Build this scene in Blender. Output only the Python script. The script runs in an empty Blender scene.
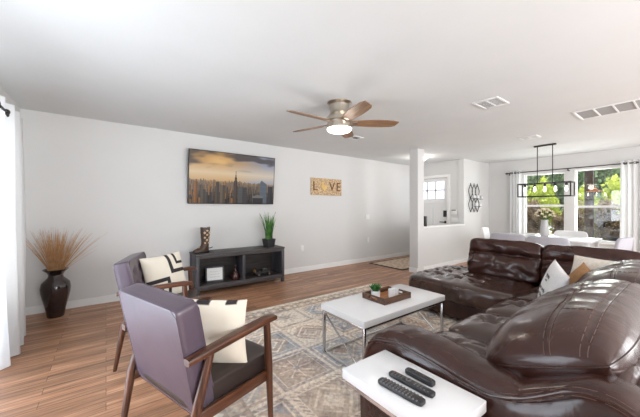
import bpy, bmesh, math, random
from mathutils import Vector, Matrix, Euler, noise
PI = math.pi
R_ = math.radians
random.seed(7)
SC = bpy.context.scene
COL = SC.collection

# ------------------------------------------------------------------ camera, world, lights, exposure
CAM_H, CEIL = 1.27, 2.45
cam_d = bpy.data.cameras.new('camera')
cam = bpy.data.objects.new('camera', cam_d)
COL.objects.link(cam)
cam_d.sensor_width = 36.0
cam_d.lens = 286.0 / 640.0 * 36.0
cam_d.clip_start = 0.02
cam.location = (0, 0, CAM_H)
cam.rotation_euler = (R_(90), 0, R_(53.2 - 90))
SC.camera = cam

world = bpy.data.worlds.new('daylight')
SC.world = world
world.use_nodes = True
wn = world.node_tree.nodes
wbg = wn['Background']
wbg.inputs[0].default_value = (0.93, 0.96, 1.0, 1)
wbg.inputs[1].default_value = 1.4

sun_d = bpy.data.lights.new('sun', 'SUN')
sun_d.energy = 3.0
sun_d.angle = R_(3)
sun_d.color = (1.0, 0.95, 0.86)
sun = bpy.data.objects.new('sun', sun_d)
COL.objects.link(sun)
sun.rotation_euler = Vector((0.12, 0.16, -0.95)).to_track_quat('-Z', 'Y').to_euler()
sun.location = (10, -6, 9)


def area_light(name, loc, direction, sx, sy, power, color=(1, 1, 1)):
    d = bpy.data.lights.new(name, 'AREA')
    d.shape = 'RECTANGLE'
    d.size, d.size_y = sx, sy
    d.energy = power
    d.color = color
    o = bpy.data.objects.new(name, d)
    COL.objects.link(o)
    o.location = loc
    o.rotation_euler = Vector(direction).to_track_quat('-Z', 'Z').to_euler()
    return o


# fill lamps added out of view at the rear wall to brighten the room
area_light('rear_fill', (2.0, -2.5, 1.15), (0.0, 1, 0.0), 3.1, 1.9, 105, (0.97, 0.985, 1.0))
area_light('rear_dining_fill', (6.25, -2.5, 1.15), (0.0, 1, 0.12), 2.6, 1.9, 44, (0.98, 0.99, 1.0))
# daylight through the left window and the dining windows
area_light('left_window_daylight', (-0.95, 2.3, 1.25), (1, 0, 0.18), 2.6, 1.9, 56, (0.78, 0.88, 1.0))
area_light('dining_window_daylight', (8.35, 1.76, 1.4), (-1, 0, 0.12), 1.6, 1.3, 26, (0.97, 1.0, 0.97))

vs = SC.view_settings
vs.view_transform = 'Standard'
vs.look = 'None'
vs.exposure = 0.81
vs.gamma = 1.0
vs.use_curve_mapping = False

# ------------------------------------------------------------------ materials


def srgb(r, g, b):
    def f(c):
        c /= 255.0
        return c / 12.92 if c <= 0.04045 else ((c + 0.055) / 1.055) ** 2.4
    return (f(r), f(g), f(b), 1.0)


def new_mat(name):
    m = bpy.data.materials.new(name)
    m.use_nodes = True
    nt = m.node_tree
    return m, nt, nt.nodes, nt.links, nt.nodes['Principled BSDF']


def mat(name, col, rough=0.5, metal=0.0, var=0.08, nscale=8.0, stretch=(1, 1, 1), bump=0.0, bscale=40.0,
        coat=0.0, spec=0.5, space='Object', detail=3.0, bdist=0.01):
    """procedural material: a colour with noise variation and optional bump"""
    m, nt, N, L, b = new_mat(name)
    tc = N.new('ShaderNodeTexCoord')
    mp = N.new('ShaderNodeMapping')
    mp.inputs['Scale'].default_value = stretch
    L.new(tc.outputs[space], mp.inputs[0])
    nz = N.new('ShaderNodeTexNoise')
    nz.inputs['Scale'].default_value = nscale
    nz.inputs['Detail'].default_value = detail
    L.new(mp.outputs[0], nz.inputs['Vector'])
    rp = N.new('ShaderNodeValToRGB')
    rp.color_ramp.elements[0].position = 0.3
    rp.color_ramp.elements[1].position = 0.7
    c = list(col)
    rp.color_ramp.elements[0].color = [max(0, x * (1 - var)) for x in c[:3]] + [1]
    rp.color_ramp.elements[1].color = [min(1, x * (1 + var)) for x in c[:3]] + [1]
    L.new(nz.outputs['Fac'], rp.inputs[0])
    L.new(rp.outputs[0], b.inputs['Base Color'])
    b.inputs['Roughness'].default_value = rough
    b.inputs['Metallic'].default_value = metal
    b.inputs['Specular IOR Level'].default_value = spec
    b.inputs['Coat Weight'].default_value = coat
    if bump > 0:
        n2 = N.new('ShaderNodeTexNoise')
        n2.inputs['Scale'].default_value = bscale
        n2.inputs['Detail'].default_value = 4
        L.new(mp.outputs[0], n2.inputs['Vector'])
        bp = N.new('ShaderNodeBump')
        bp.inputs['Strength'].default_value = bump
        bp.inputs['Distance'].default_value = bdist
        L.new(n2.outputs['Fac'], bp.inputs['Height'])
        L.new(bp.outputs[0], b.inputs['Normal'])
    return m


def paint_mat(name, rough=0.8, spec=0.3, bump=0.0, bscale=200.0, emit=0.0):
    """colours come from the woven / printed pattern stored with the mesh"""
    m, nt, N, L, b = new_mat(name)
    a = N.new('ShaderNodeAttribute')
    a.attribute_name = 'pattern'
    L.new(a.outputs['Color'], b.inputs['Base Color'])
    b.inputs['Roughness'].default_value = rough
    b.inputs['Specular IOR Level'].default_value = spec
    if emit:
        L.new(a.outputs['Color'], b.inputs['Emission Color'])
        b.inputs['Emission Strength'].default_value = emit
        nt.links.remove(b.inputs['Base Color'].links[0])
        b.inputs['Base Color'].default_value = (0.006, 0.006, 0.006, 1)
    if bump:
        tc = N.new('ShaderNodeTexCoord')
        n2 = N.new('ShaderNodeTexNoise')
        n2.inputs['Scale'].default_value = bscale
        L.new(tc.outputs['Object'], n2.inputs['Vector'])
        bp = N.new('ShaderNodeBump')
        bp.inputs['Strength'].default_value = bump
        bp.inputs['Distance'].default_value = 0.005
        L.new(n2.outputs['Fac'], bp.inputs['Height'])
        L.new(bp.outputs[0], b.inputs['Normal'])
    return m


def floor_mat():
    m, nt, N, L, b = new_mat('wood_plank_floor')
    tc = N.new('ShaderNodeTexCoord')
    br = N.new('ShaderNodeTexBrick')
    br.offset = 0.37
    br.inputs['Color1'].default_value = (0, 0, 0, 1)
    br.inputs['Color2'].default_value = (1, 1, 1, 1)
    br.inputs['Mortar'].default_value = (0.5, 0.5, 0.5, 1)
    br.inputs['Scale'].default_value = 1.0
    br.inputs['Mortar Size'].default_value = 0.0016
    br.inputs['Mortar Smooth'].default_value = 0.2
    br.inputs['Brick Width'].default_value = 0.95
    br.inputs['Row Height'].default_value = 0.09
    L.new(tc.outputs['Object'], br.inputs['Vector'])
    # grain, stretched along the boards and shifted from board to board
    mp = N.new('ShaderNodeMapping')
    mp.inputs['Scale'].default_value = (1.6, 26, 1)
    L.new(tc.outputs['Object'], mp.inputs[0])
    ad = N.new('ShaderNodeVectorMath')
    ad.operation = 'ADD'
    sc = N.new('ShaderNodeVectorMath')
    sc.operation = 'SCALE'
    sc.inputs['Scale'].default_value = 13.0
    L.new(br.outputs['Color'], sc.inputs[0])
    L.new(mp.outputs[0], ad.inputs[0])
    L.new(sc.outputs[0], ad.inputs[1])
    nz = N.new('ShaderNodeTexNoise')
    nz.inputs['Scale'].default_value = 1.0
    nz.inputs['Detail'].default_value = 6
    nz.inputs['Roughness'].default_value = 0.65
    L.new(ad.outputs[0], nz.inputs['Vector'])
    rp = N.new('ShaderNodeValToRGB')
    e = rp.color_ramp.elements
    e[0].position, e[0].color = 0.30, srgb(104, 76, 58)
    e[1].position, e[1].color = 0.72, srgb(214, 170, 136)
    x = rp.color_ramp.elements.new(0.5)
    x.color = srgb(170, 124, 94)
    L.new(nz.outputs['Fac'], rp.inputs[0])
    hs = N.new('ShaderNodeHueSaturation')
    mr = N.new('ShaderNodeMapRange')
    mr.inputs['To Min'].default_value = 0.72
    mr.inputs['To Max'].default_value = 1.22
    L.new(br.outputs['Color'], mr.inputs['Value'])
    L.new(mr.outputs[0], hs.inputs['Value'])
    L.new(rp.outputs[0], hs.inputs['Color'])
    mx = N.new('ShaderNodeMixRGB')
    mx.inputs['Color2'].default_value = srgb(58, 38, 30)
    L.new(br.outputs['Fac'], mx.inputs['Fac'])
    L.new(hs.outputs[0], mx.inputs['Color1'])
    L.new(mx.outputs[0], b.inputs['Base Color'])
    b.inputs['Roughness'].default_value = 0.38
    bp = N.new('ShaderNodeBump')
    bp.inputs['Strength'].default_value = 0.15
    bp.inputs['Distance'].default_value = 0.002
    L.new(nz.outputs['Fac'], bp.inputs['Height'])
    L.new(bp.outputs[0], b.inputs['Normal'])
    return m


def wood_mat(name, dark, light, axis=0, rough=0.4, scale=9.0):
    st = [16.0, 16.0, 16.0]
    st[axis] = 1.2
    m, nt, N, L, b = new_mat(name)
    tc = N.new('ShaderNodeTexCoord')
    mp = N.new('ShaderNodeMapping')
    mp.inputs['Scale'].default_value = st
    L.new(tc.outputs['Object'], mp.inputs[0])
    nz = N.new('ShaderNodeTexNoise')
    nz.inputs['Scale'].default_value = scale / 3
    nz.inputs['Detail'].default_value = 5
    nz.inputs['Roughness'].default_value = 0.6
    L.new(mp.outputs[0], nz.inputs['Vector'])
    rp = N.new('ShaderNodeValToRGB')
    rp.color_ramp.elements[0].position, rp.color_ramp.elements[0].color = 0.32, dark
    rp.color_ramp.elements[1].position, rp.color_ramp.elements[1].color = 0.7, light
    L.new(nz.outputs['Fac'], rp.inputs[0])
    L.new(rp.outputs[0], b.inputs['Base Color'])
    b.inputs['Roughness'].default_value = rough
    return m


def leather_mat(name, col, rough=0.3, var=0.25, bump=0.25, bscale=9.0, spec=0.5, coat=0.0):
    """glossy leather: soft creases plus fine grain"""
    m, nt, N, L, b = new_mat(name)
    tc = N.new('ShaderNodeTexCoord')
    nz = N.new('ShaderNodeTexNoise')
    nz.inputs['Scale'].default_value = 5
    nz.inputs['Detail'].default_value = 4
    L.new(tc.outputs['Object'], nz.inputs['Vector'])
    rp = N.new('ShaderNodeValToRGB')
    rp.color_ramp.elements[0].position, rp.color_ramp.elements[1].position = 0.3, 0.75
    rp.color_ramp.elements[0].color = [x * (1 - var) for x in col[:3]] + [1]
    rp.color_ramp.elements[1].color = [x * (1 + var) for x in col[:3]] + [1]
    L.new(nz.outputs['Fac'], rp.inputs[0])
    L.new(rp.outputs[0], b.inputs['Base Color'])
    b.inputs['Roughness'].default_value = rough
    b.inputs['Specular IOR Level'].default_value = spec
    b.inputs['Coat Weight'].default_value = coat
    b.inputs['Coat Roughness'].default_value = 0.10
    n1 = N.new('ShaderNodeTexNoise')
    n1.inputs['Scale'].default_value = bscale
    n1.inputs['Detail'].default_value = 3
    n1.inputs['Distortion'].default_value = 0.8
    L.new(tc.outputs['Object'], n1.inputs['Vector'])
    n2 = N.new('ShaderNodeTexVoronoi')
    n2.inputs['Scale'].default_value = 260
    L.new(tc.outputs['Object'], n2.inputs['Vector'])
    b1 = N.new('ShaderNodeBump')
    b1.inputs['Strength'].default_value = bump
    b1.inputs['Distance'].default_value = 0.02
    L.new(n1.outputs['Fac'], b1.inputs['Height'])
    b2 = N.new('ShaderNodeBump')
    b2.inputs['Strength'].default_value = 0.06
    b2.inputs['Distance'].default_value = 0.001
    L.new(n2.outputs['Distance'], b2.inputs['Height'])
    L.new(b1.outputs[0], b2.inputs['Normal'])
    L.new(b2.outputs[0], b.inputs['Normal'])
    return m


def glow_mat(name, col, strength):
    m, nt, N, L, b = new_mat(name)
    b.inputs['Base Color'].default_value = col
    b.inputs['Emission Color'].default_value = col
    b.inputs['Emission Strength'].default_value = strength
    b.inputs['Roughness'].default_value = 0.3
    return m


def glass_mat(name, tint=(0.96, 0.97, 0.97, 1)):
    """thin clear pane: mostly see-through with a sheen"""
    m, nt, N, L, b = new_mat(name)
    out = N['Material Output']
    tr = N.new('ShaderNodeBsdfTransparent')
    tr.inputs[0].default_value = tint
    gl = N.new('ShaderNodeBsdfGlossy')
    gl.inputs['Roughness'].default_value = 0.02
    mx = N.new('ShaderNodeMixShader')
    mx.inputs[0].default_value = 0.06
    L.new(tr.outputs[0], mx.inputs[1])
    L.new(gl.outputs[0], mx.inputs[2])
    L.new(mx.outputs[0], out.inputs[0])
    return m


def sheer_mat(name, col, trans=0.5):
    m, nt, N, L, b = new_mat(name)
    out = N['Material Output']
    df = N.new('ShaderNodeBsdfDiffuse')
    tl = N.new('ShaderNodeBsdfTranslucent')
    tc = N.new('ShaderNodeTexCoord')
    nz = N.new('ShaderNodeTexNoise')
    nz.inputs['Scale'].default_value = 120
    L.new(tc.outputs['Object'], nz.inputs['Vector'])
    rp = N.new('ShaderNodeValToRGB')
    rp.color_ramp.elements[0].color = [x * 0.94 for x in col[:3]] + [1]
    rp.color_ramp.elements[1].color = col
    L.new(nz.outputs['Fac'], rp.inputs[0])
    L.new(rp.outputs[0], df.inputs[0])
    L.new(rp.outputs[0], tl.inputs[0])
    mx = N.new('ShaderNodeMixShader')
    mx.inputs[0].default_value = trans
    L.new(df.outputs[0], mx.inputs[1])
    L.new(tl.outputs[0], mx.inputs[2])
    L.new(mx.outputs[0], out.inputs[0])
    return m


def leaf_mat(name, c1, c2, c3, scale=3.0):
    m, nt, N, L, b = new_mat(name)
    out = N['Material Output']
    tc = N.new('ShaderNodeTexCoord')
    nz = N.new('ShaderNodeTexNoise')
    nz.inputs['Scale'].default_value = scale
    nz.inputs['Detail'].default_value = 5
    L.new(tc.outputs['Object'], nz.inputs['Vector'])
    rp = N.new('ShaderNodeValToRGB')
    rp.color_ramp.elements[0].position, rp.color_ramp.elements[0].color = 0.3, c1
    rp.color_ramp.elements[1].position, rp.color_ramp.elements[1].color = 0.72, c3
    e = rp.color_ramp.elements.new(0.5)
    e.color = c2
    L.new(nz.outputs['Fac'], rp.inputs[0])
    tl = N.new('ShaderNodeBsdfTranslucent')
    L.new(rp.outputs[0], b.inputs['Base Color'])
    L.new(rp.outputs[0], tl.inputs[0])
    b.inputs['Roughness'].default_value = 0.5
    mx = N.new('ShaderNodeMixShader')
    mx.inputs[0].default_value = 0.35
    L.new(b.outputs[0], mx.inputs[1])
    L.new(tl.outputs[0], mx.inputs[2])
    L.new(mx.outputs[0], out.inputs[0])
    return m


M = {}
M['wall'] = mat('painted_wall', (0.665, 0.660, 0.650, 1), 0.75, var=0.012, nscale=2, bump=0.04, bscale=90, bdist=0.003)
M['ceil'] = mat('textured_ceiling', (0.72, 0.735, 0.735, 1), 0.85, var=0.012, nscale=3, bump=0.10, bscale=45, bdist=0.006)
M['trim'] = mat('white_trim_paint', (0.82, 0.82, 0.81, 1), 0.45, var=0.01)
M['floor'] = floor_mat()
M['white'] = mat('white_lacquer', (0.77, 0.775, 0.785, 1), 0.22, var=0.01, spec=0.5)
M['plate'] = mat('white_plastic', (0.80, 0.80, 0.78, 1), 0.4, var=0.01)
M['chrome'] = mat('chrome', (0.62, 0.62, 0.63, 1), 0.18, 1.0, var=0.03)
M['nickel'] = mat('brushed_nickel', (0.60, 0.54, 0.46, 1), 0.28, 1.0, var=0.06, nscale=60, stretch=(1, 1, 0.1))
M['black_metal'] = mat('black_metal', (0.022, 0.021, 0.02, 1), 0.45, 0.3, var=0.1)
M['black_plastic'] = mat('black_plastic', (0.018, 0.018, 0.02, 1), 0.35, var=0.1)
M['grey_button'] = mat('grey_rubber', (0.16, 0.15, 0.15, 1), 0.6, var=0.1)
M['red_button'] = mat('red_rubber', (0.45, 0.06, 0.05, 1), 0.5, var=0.05)
M['sofa'] = leather_mat('brown_sofa_leather', (0.040, 0.0142, 0.0105, 1), 0.24, 0.35, 0.26, 7.0, 0.36, 0.2)
M['sofa_seat'] = leather_mat('brown_seat_leather', (0.042, 0.0168, 0.0110, 1), 0.25, 0.35, 0.14, 8.0, 0.5, 0.5)
M['stitch'] = mat('tan_stitching', (0.105, 0.055, 0.042, 1), 0.6, var=0.15, nscale=200)
M['chair_leather'] = leather_mat('plum_brown_leather', (0.090, 0.065, 0.088, 1), 0.32, 0.12, 0.05, 5.0)
M['chair_seat'] = leather_mat('dark_brown_leather', (0.034, 0.022, 0.019, 1), 0.38, 0.12, 0.06, 6.0)
M['walnut'] = wood_mat('walnut_wood', srgb(52, 28, 17), srgb(104, 62, 40), 0, 0.32)
M['walnut_v'] = wood_mat('walnut_wood_upright', srgb(52, 28, 17), srgb(104, 62, 40), 2, 0.32)
M['grey_wood'] = wood_mat('charcoal_grey_wood', srgb(44, 42, 44), srgb(84, 78, 78), 0, 0.5)
M['grey_wood_v'] = wood_mat('charcoal_grey_wood_upright', srgb(46, 46, 50), srgb(86, 84, 90), 2, 0.5)
M['dark_wood'] = wood_mat('dark_back_wood', srgb(30, 26, 25), srgb(58, 50, 46), 0, 0.55)
M['tray_wood'] = wood_mat('rustic_tray_wood', srgb(66, 44, 32), srgb(112, 80, 58), 0, 0.55)
M['tray_floor'] = wood_mat('tray_bottom_wood', srgb(140, 88, 48), srgb(186, 126, 76), 0, 0.5)
M['blade'] = wood_mat('fan_blade_wood', srgb(100, 74, 54), srgb(158, 122, 92), 0, 0.45)
M['sheer'] = sheer_mat('sheer_white_curtain', (0.86, 0.86, 0.86, 1), 0.48)
M['curtain'] = sheer_mat('white_curtain_fabric', (0.86, 0.86, 0.86, 1), 0.30)
M['glass'] = glass_mat('window_glass')
M['bulb_glass'] = glass_mat('bulb_glass')
M['bulb'] = glow_mat('lit_bulb', (1.0, 0.90, 0.74, 1), 9.0)
M['dome'] = glow_mat('lit_frosted_glass', (1.0, 0.95, 0.88, 1), 3.2)
M['vase'] = mat('glossy_dark_ceramic', (0.020, 0.009, 0.009, 1), 0.10, var=0.3, coat=0.6)
M['grass_dry'] = mat('dried_grass', srgb(188, 146, 104), 0.8, var=0.3, nscale=25)
M['pot_black'] = mat('matte_black_pot', (0.016, 0.016, 0.018, 1), 0.5, var=0.1)
M['blade_green'] = leaf_mat('grass_blade_green', srgb(48, 92, 40), srgb(84, 142, 66), srgb(128, 176, 98), 12)
M['succulent'] = leaf_mat('succulent_green', srgb(36, 84, 44), srgb(66, 128, 66), srgb(110, 160, 96), 30)
M['soil'] = mat('potting_soil', (0.03, 0.02, 0.015, 1), 0.9, var=0.4, nscale=80)
M['paper'] = mat('printed_white_paper', (0.82, 0.82, 0.80, 1), 0.6, var=0.02)
M['ink'] = mat('dark_ink', (0.05, 0.05, 0.05, 1), 0.7, var=0.1)
M['ink_soft'] = mat('grey_ink', (0.30, 0.30, 0.30, 1), 0.7, var=0.1)
M['boot_brown'] = mat('dark_boot_leather', (0.055, 0.026, 0.014, 1), 0.4, var=0.4, nscale=30)
M['boot_tan'] = mat('tan_boot_inlay', srgb(196, 170, 140), 0.5, var=0.25, nscale=40)
M['cream'] = mat('cream_fabric', srgb(226, 216, 198), 0.9, var=0.05, nscale=70, bump=0.2, bscale=300, bdist=0.002)
M['white_fabric'] = mat('white_fabric', srgb(228, 226, 226), 0.9, var=0.05, nscale=60, bump=0.25, bscale=260, bdist=0.002)
M['fluffy'] = mat('ivory_plush', srgb(226, 218, 206), 0.95, var=0.10, nscale=40, bump=0.8, bscale=90, bdist=0.01)
M['tan_fabric'] = mat('tan_fabric', srgb(168, 128, 90), 0.9, var=0.12, nscale=40, bump=0.25, bscale=200, bdist=0.002)
M['pattern_fabric'] = paint_mat('printed_fabric', 0.9, 0.2, 0.2, 260)
M['rug'] = paint_mat('woven_rug', 0.95, 0.1, 0.5, 180)
M['mat'] = paint_mat('woven_entry_mat', 0.95, 0.1, 0.4, 180)
M['screen'] = paint_mat('tv_picture', 0.3, 0.12, emit=0.62)
M['cork'] = mat('speckled_cork', srgb(196, 168, 132), 0.9, var=0.55, nscale=45, bump=0.4, bscale=120, bdist=0.004)
M['letter_brown'] = mat('brown_letter_wood', srgb(104, 66, 42), 0.7, var=0.2)
M['letter_gold'] = mat('pale_gold_wood', srgb(222, 186, 118), 0.6, var=0.1)
M['chair_grey'] = mat('pale_grey_upholstery', srgb(182, 182, 190), 0.7, var=0.03, nscale=40)
M['chair_white'] = mat('white_upholstery', srgb(232, 232, 232), 0.55, var=0.02, nscale=40)
M['vase_grey'] = mat('grey_ceramic', srgb(176, 174, 172), 0.35, var=0.05)
M['petal'] = mat('cream_petals', srgb(226, 208, 182), 0.8, var=0.12, nscale=30)
M['stem_green'] = mat('stem_green', srgb(66, 88, 44), 0.7, var=0.2)
M['vent'] = mat('vent_white', (0.78, 0.78, 0.77, 1), 0.5, var=0.01)
M['vent_dark'] = mat('vent_cavity', (0.10, 0.10, 0.10, 1), 0.8, var=0.1)
M['filter'] = mat('grey_filter_mesh', (0.36, 0.36, 0.36, 1), 0.85, var=0.1, nscale=150)
M['ext_post'] = wood_mat('dark_stained_post', srgb(44, 32, 26), srgb(78, 58, 46), 2, 0.7)
M['lawn'] = mat('patio_ground', srgb(150, 140, 120), 0.95, var=0.2, nscale=6)
M['feeder_red'] = mat('orange_terracotta', srgb(196, 118, 62), 0.5, var=0.1)
M['bark'] = mat('bark', srgb(84, 66, 50), 0.9, var=0.3, nscale=14)
M['leaf_bright'] = leaf_mat('sunlit_leaves', srgb(128, 152, 44), srgb(190, 206, 72), srgb(232, 236, 136), 2.2)
M['leaf_mid'] = leaf_mat('green_leaves', srgb(70, 100, 66), srgb(118, 148, 104), srgb(176, 196, 156), 2.4)
M['leaf_dark'] = leaf_mat('shrub_leaves', srgb(84, 70, 48), srgb(142, 120, 88), srgb(206, 186, 152), 5.0)
M['gold_metal'] = mat('brass', (0.62, 0.42, 0.16, 1), 0.3, 1.0, var=0.1)
M['decor_red'] = mat('dark_red_glaze', (0.055, 0.015, 0.012, 1), 0.15, var=0.5, nscale=30, coat=0.5)
M['door_glass'] = glow_mat('self_lit_door_glass', (0.74, 0.79, 0.92, 1), 0.75)  # pane emits a daylight glow itself, no light passes through

# ------------------------------------------------------------------ mesh helpers


class MB:
    def __init__(self):
        self.bm = bmesh.new()
        self.colors = {}

    def _new(self, verts, faces, mi=0):
        vs_ = [self.bm.verts.new(v) for v in verts]
        for f in faces:
            try:
                ff = self.bm.faces.new([vs_[i] for i in f])
                ff.material_index = mi
            except ValueError:
                pass
        return vs_

    def box(self, c, s, rot=None, bev=0.0, mi=0, seg=2):
        g = bmesh.ops.create_cube(self.bm, size=1.0)
        vv = g['verts']
        mt = Matrix.Translation(Vector(c)) @ (rot.to_4x4() if rot is not None else Matrix.Identity(4)) @ \
            Matrix.Diagonal((s[0], s[1], s[2], 1))
        bmesh.ops.transform(self.bm, matrix=mt, verts=vv)
        fs = set(f for v in vv for f in v.link_faces)
        for f in fs:
            f.material_index = mi
        if bev > 0:
            es = list(set(e for v in vv for e in v.link_edges))
            bmesh.ops.bevel(self.bm, geom=es, offset=bev, segments=seg, affect='EDGES', profile=0.5)
        return self

    def bb(self, x0, x1, y0, y1, z0, z1, bev=0.0, mi=0):
        return self.box(((x0 + x1) / 2, (y0 + y1) / 2, (z0 + z1) / 2), (x1 - x0, y1 - y0, z1 - z0), None, bev, mi)

    def bar(self, p0, p1, w, h, bev=0.0, up=(0, 0, 1), mi=0):
        p0, p1 = Vector(p0), Vector(p1)
        d = p1 - p0
        x = d.normalized()
        u = Vector(up)
        y = u.cross(x)
        if y.length < 1e-5:
            y = Vector((0, 1, 0)).cross(x)
        y.normalize()
        z = x.cross(y)
        rot = Matrix((x, y, z)).transposed()
        return self.box((p0 + p1) / 2, (d.length, w, h), rot, bev, mi)

    def tube(self, pts, r, n=8, closed=False, mi=0, cap=True):
        pts = [Vector(p) for p in pts]
        k = len(pts)
        rs = r if isinstance(r, (list, tuple)) else [r] * k
        rings = []
        prev = None
        for i, p in enumerate(pts):
            a = pts[i - 1] if (i > 0 or closed) else p
            b = pts[(i + 1) % k] if (i < k - 1 or closed) else p
            t = (b - a).normalized()
            if prev is None:
                u = Vector((0, 0, 1)) if abs(t.z) < 0.9 else Vector((1, 0, 0))
                u = (u - t * u.dot(t)).normalized()
            else:
                u = prev - t * prev.dot(t)
                u = u.normalized() if u.length > 1e-6 else Vector((1, 0, 0))
            prev = u
            w = t.cross(u)
            rings.append([self.bm.verts.new(p + (u * math.cos(2 * PI * j / n) + w * math.sin(2 * PI * j / n)) * rs[i])
                          for j in range(n)])
        m = k if closed else k - 1
        for i in range(m):
            A, B = rings[i], rings[(i + 1) % k]
            for j in range(n):
                f = self.bm.faces.new((A[j], A[(j + 1) % n], B[(j + 1) % n], B[j]))
                f.material_index = mi
        if cap and not closed:
            for rg, rev in ((rings[0], True), (rings[-1], False)):
                f = self.bm.faces.new(list(reversed(rg)) if rev else rg)
                f.material_index = mi
        return self

    def lathe(self, prof, c=(0, 0, 0), n=32, mi=0, sy=1.0):
        c = Vector(c)
        rings = []
        for (r, z) in prof:
            if r < 1e-5:
                rings.append([self.bm.verts.new(c + Vector((0, 0, z)))])
            else:
                rings.append([self.bm.verts.new(c + Vector((r * math.cos(2 * PI * j / n), sy * r * math.sin(2 * PI * j / n), z)))
                              for j in range(n)])
        for i in range(len(rings) - 1):
            A, B = rings[i], rings[i + 1]
            for j in range(n):
                j2 = (j + 1) % n
                if len(A) == 1 and len(B) == 1:
                    continue
                if len(A) == 1:
                    q = (A[0], B[j2], B[j])
                elif len(B) == 1:
                    q = (A[j], A[j2], B[0])
                else:
                    q = (A[j], A[j2], B[j2], B[j])
                f = self.bm.faces.new(q)
                f.material_index = mi
        return self

    def prism(self, poly, fn0, fn1, mi=0):
        """poly: 2-D outline; fn0 / fn1 map (a,b) to the two end faces"""
        A = [self.bm.verts.new(fn0(a, b)) for a, b in poly]
        B = [self.bm.verts.new(fn1(a, b)) for a, b in poly]
        k = len(poly)
        fs = [self.bm.faces.new(A), self.bm.faces.new(list(reversed(B)))]
        for i in range(k):
            fs.append(self.bm.faces.new((A[i], B[i], B[(i + 1) % k], A[(i + 1) % k])))
        for f in fs:
            f.material_index = mi
        return self

    def grid(self, nu, nv, fn, mi=0, colfn=None):
        vv = [[self.bm.verts.new(fn(i / nu, j / nv)) for j in range(nv + 1)] for i in range(nu + 1)]
        for i in range(nu):
            for j in range(nv):
                f = self.bm.faces.new((vv[i][j], vv[i + 1][j], vv[i + 1][j + 1], vv[i][j + 1]))
                f.material_index = mi
        if colfn:
            for i in range(nu + 1):
                for j in range(nv + 1):
                    self.colors[vv[i][j]] = colfn(i / nu, j / nv)
        return vv

    def softbox(self, c, s, n=16, k=5.0, fn=None, rot=None, mi=0, nn=None):
        """cushion: a rounded super-ellipsoid box; fn(q, p) may move each point (q in -1..1, p in metres)"""
        hs = Vector(s) / 2
        c = Vector(c)
        d = {}
        nx, ny, nz = nn if nn else (n, n, n)
        cnt = (nx, ny, nz)

        def vert(ix, iy, iz):
            key = (ix, iy, iz)
            if key in d:
                return d[key]
            q = Vector((2 * ix / nx - 1, 2 * iy / ny - 1, 2 * iz / nz - 1))
            # pull grid lines towards the rims so that the roundings are smooth
            q = Vector([math.sin(x * PI / 2) * 0.55 + x * 0.45 for x in q])
            inf = max(abs(x) for x in q)
            nk = sum(abs(x) ** k for x in q) ** (1.0 / k)
            g = q * (inf / nk if nk > 1e-9 else 1)
            p = Vector((g.x * hs.x, g.y * hs.y, g.z * hs.z))
            if fn:
                p = fn(g, p)
            if rot is not None:
                p = rot @ p
            v = self.bm.verts.new(p + c)
            d[key] = v
            return v
        for ax in range(3):
            a1, a2 = (ax + 1) % 3, (ax + 2) % 3
            for side in (0, cnt[ax]):
                for i in range(cnt[a1]):
                    for j in range(cnt[a2]):
                        quad = []
                        for (di, dj) in ((0, 0), (1, 0), (1, 1), (0, 1)):
                            idx = [0, 0, 0]
                            idx[ax] = side
                            idx[a1] = i + di
                            idx[a2] = j + dj
                            quad.append(vert(*idx))
                        if side == 0:
                            quad.reverse()
                        f = self.bm.faces.new(quad)
                        f.material_index = mi
        return self

    def build(self, name, mats, parent=None, smooth=True, origin=None, loc=None, rot=None, auto=35):
        me = bpy.data.meshes.new(name)
        if origin is not None:
            bmesh.ops.translate(self.bm, verts=self.bm.verts, vec=-Vector(origin))
        bmesh.ops.recalc_face_normals(self.bm, faces=self.bm.faces)
        if self.colors:
            self.bm.verts.index_update()
            cols = {v.index: cc for v, cc in self.colors.items()}
            lay = self.bm.verts.layers.float_color.new('pattern')
            self.bm.verts.ensure_lookup_table()
            for i, cc in cols.items():
                self.bm.verts[i][lay] = (cc[0], cc[1], cc[2], 1.0)
        for f in self.bm.faces:
            f.smooth = smooth
        if smooth:
            lim = R_(auto)
            for e in self.bm.edges:
                if len(e.link_faces) == 2 and e.calc_face_angle(0) > lim:
                    e.smooth = False
        self.bm.to_mesh(me)
        self.bm.free()
        for m_ in (mats if isinstance(mats, (list, tuple)) else [mats]):
            me.materials.append(m_)
        o = bpy.data.objects.new(name, me)
        COL.objects.link(o)
        if parent is not None:
            o.parent = parent
        if loc is not None:
            o.location = loc
        if rot is not None:
            o.rotation_euler = rot
        return o


def tag(o, label, cat, group=None, kind=None):
    o['label'] = label
    o['category'] = cat
    if group:
        o['group'] = group
    if kind:
        o['kind'] = kind
    return o


def thing(name, label, cat, loc=(0, 0, 0), rz=0.0, group=None):
    o = bpy.data.objects.new(name, None)
    COL.objects.link(o)
    o.empty_display_size = 0.1
    o.location = loc
    o.rotation_euler = (0, 0, rz)
    return tag(o, label, cat, group)


def struct(o):
    o['kind'] = 'structure'
    return o


def dup(o, loc, rz=None, label=None):
    def cp(src, par):
        c = src.copy()
        COL.objects.link(c)
        c.parent = par
        for ch in src.children:
            cp(ch, c)
        return c
    r = cp(o, None)
    r.location = loc
    if rz is not None:
        r.rotation_euler = (0, 0, rz)
    if label:
        r['label'] = label
    return r


def rotz(a):
    return Matrix.Rotation(a, 3, 'Z')


def nz(x, y, z=0.0):
    return noise.noise(Vector((x, y, z)))


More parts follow.
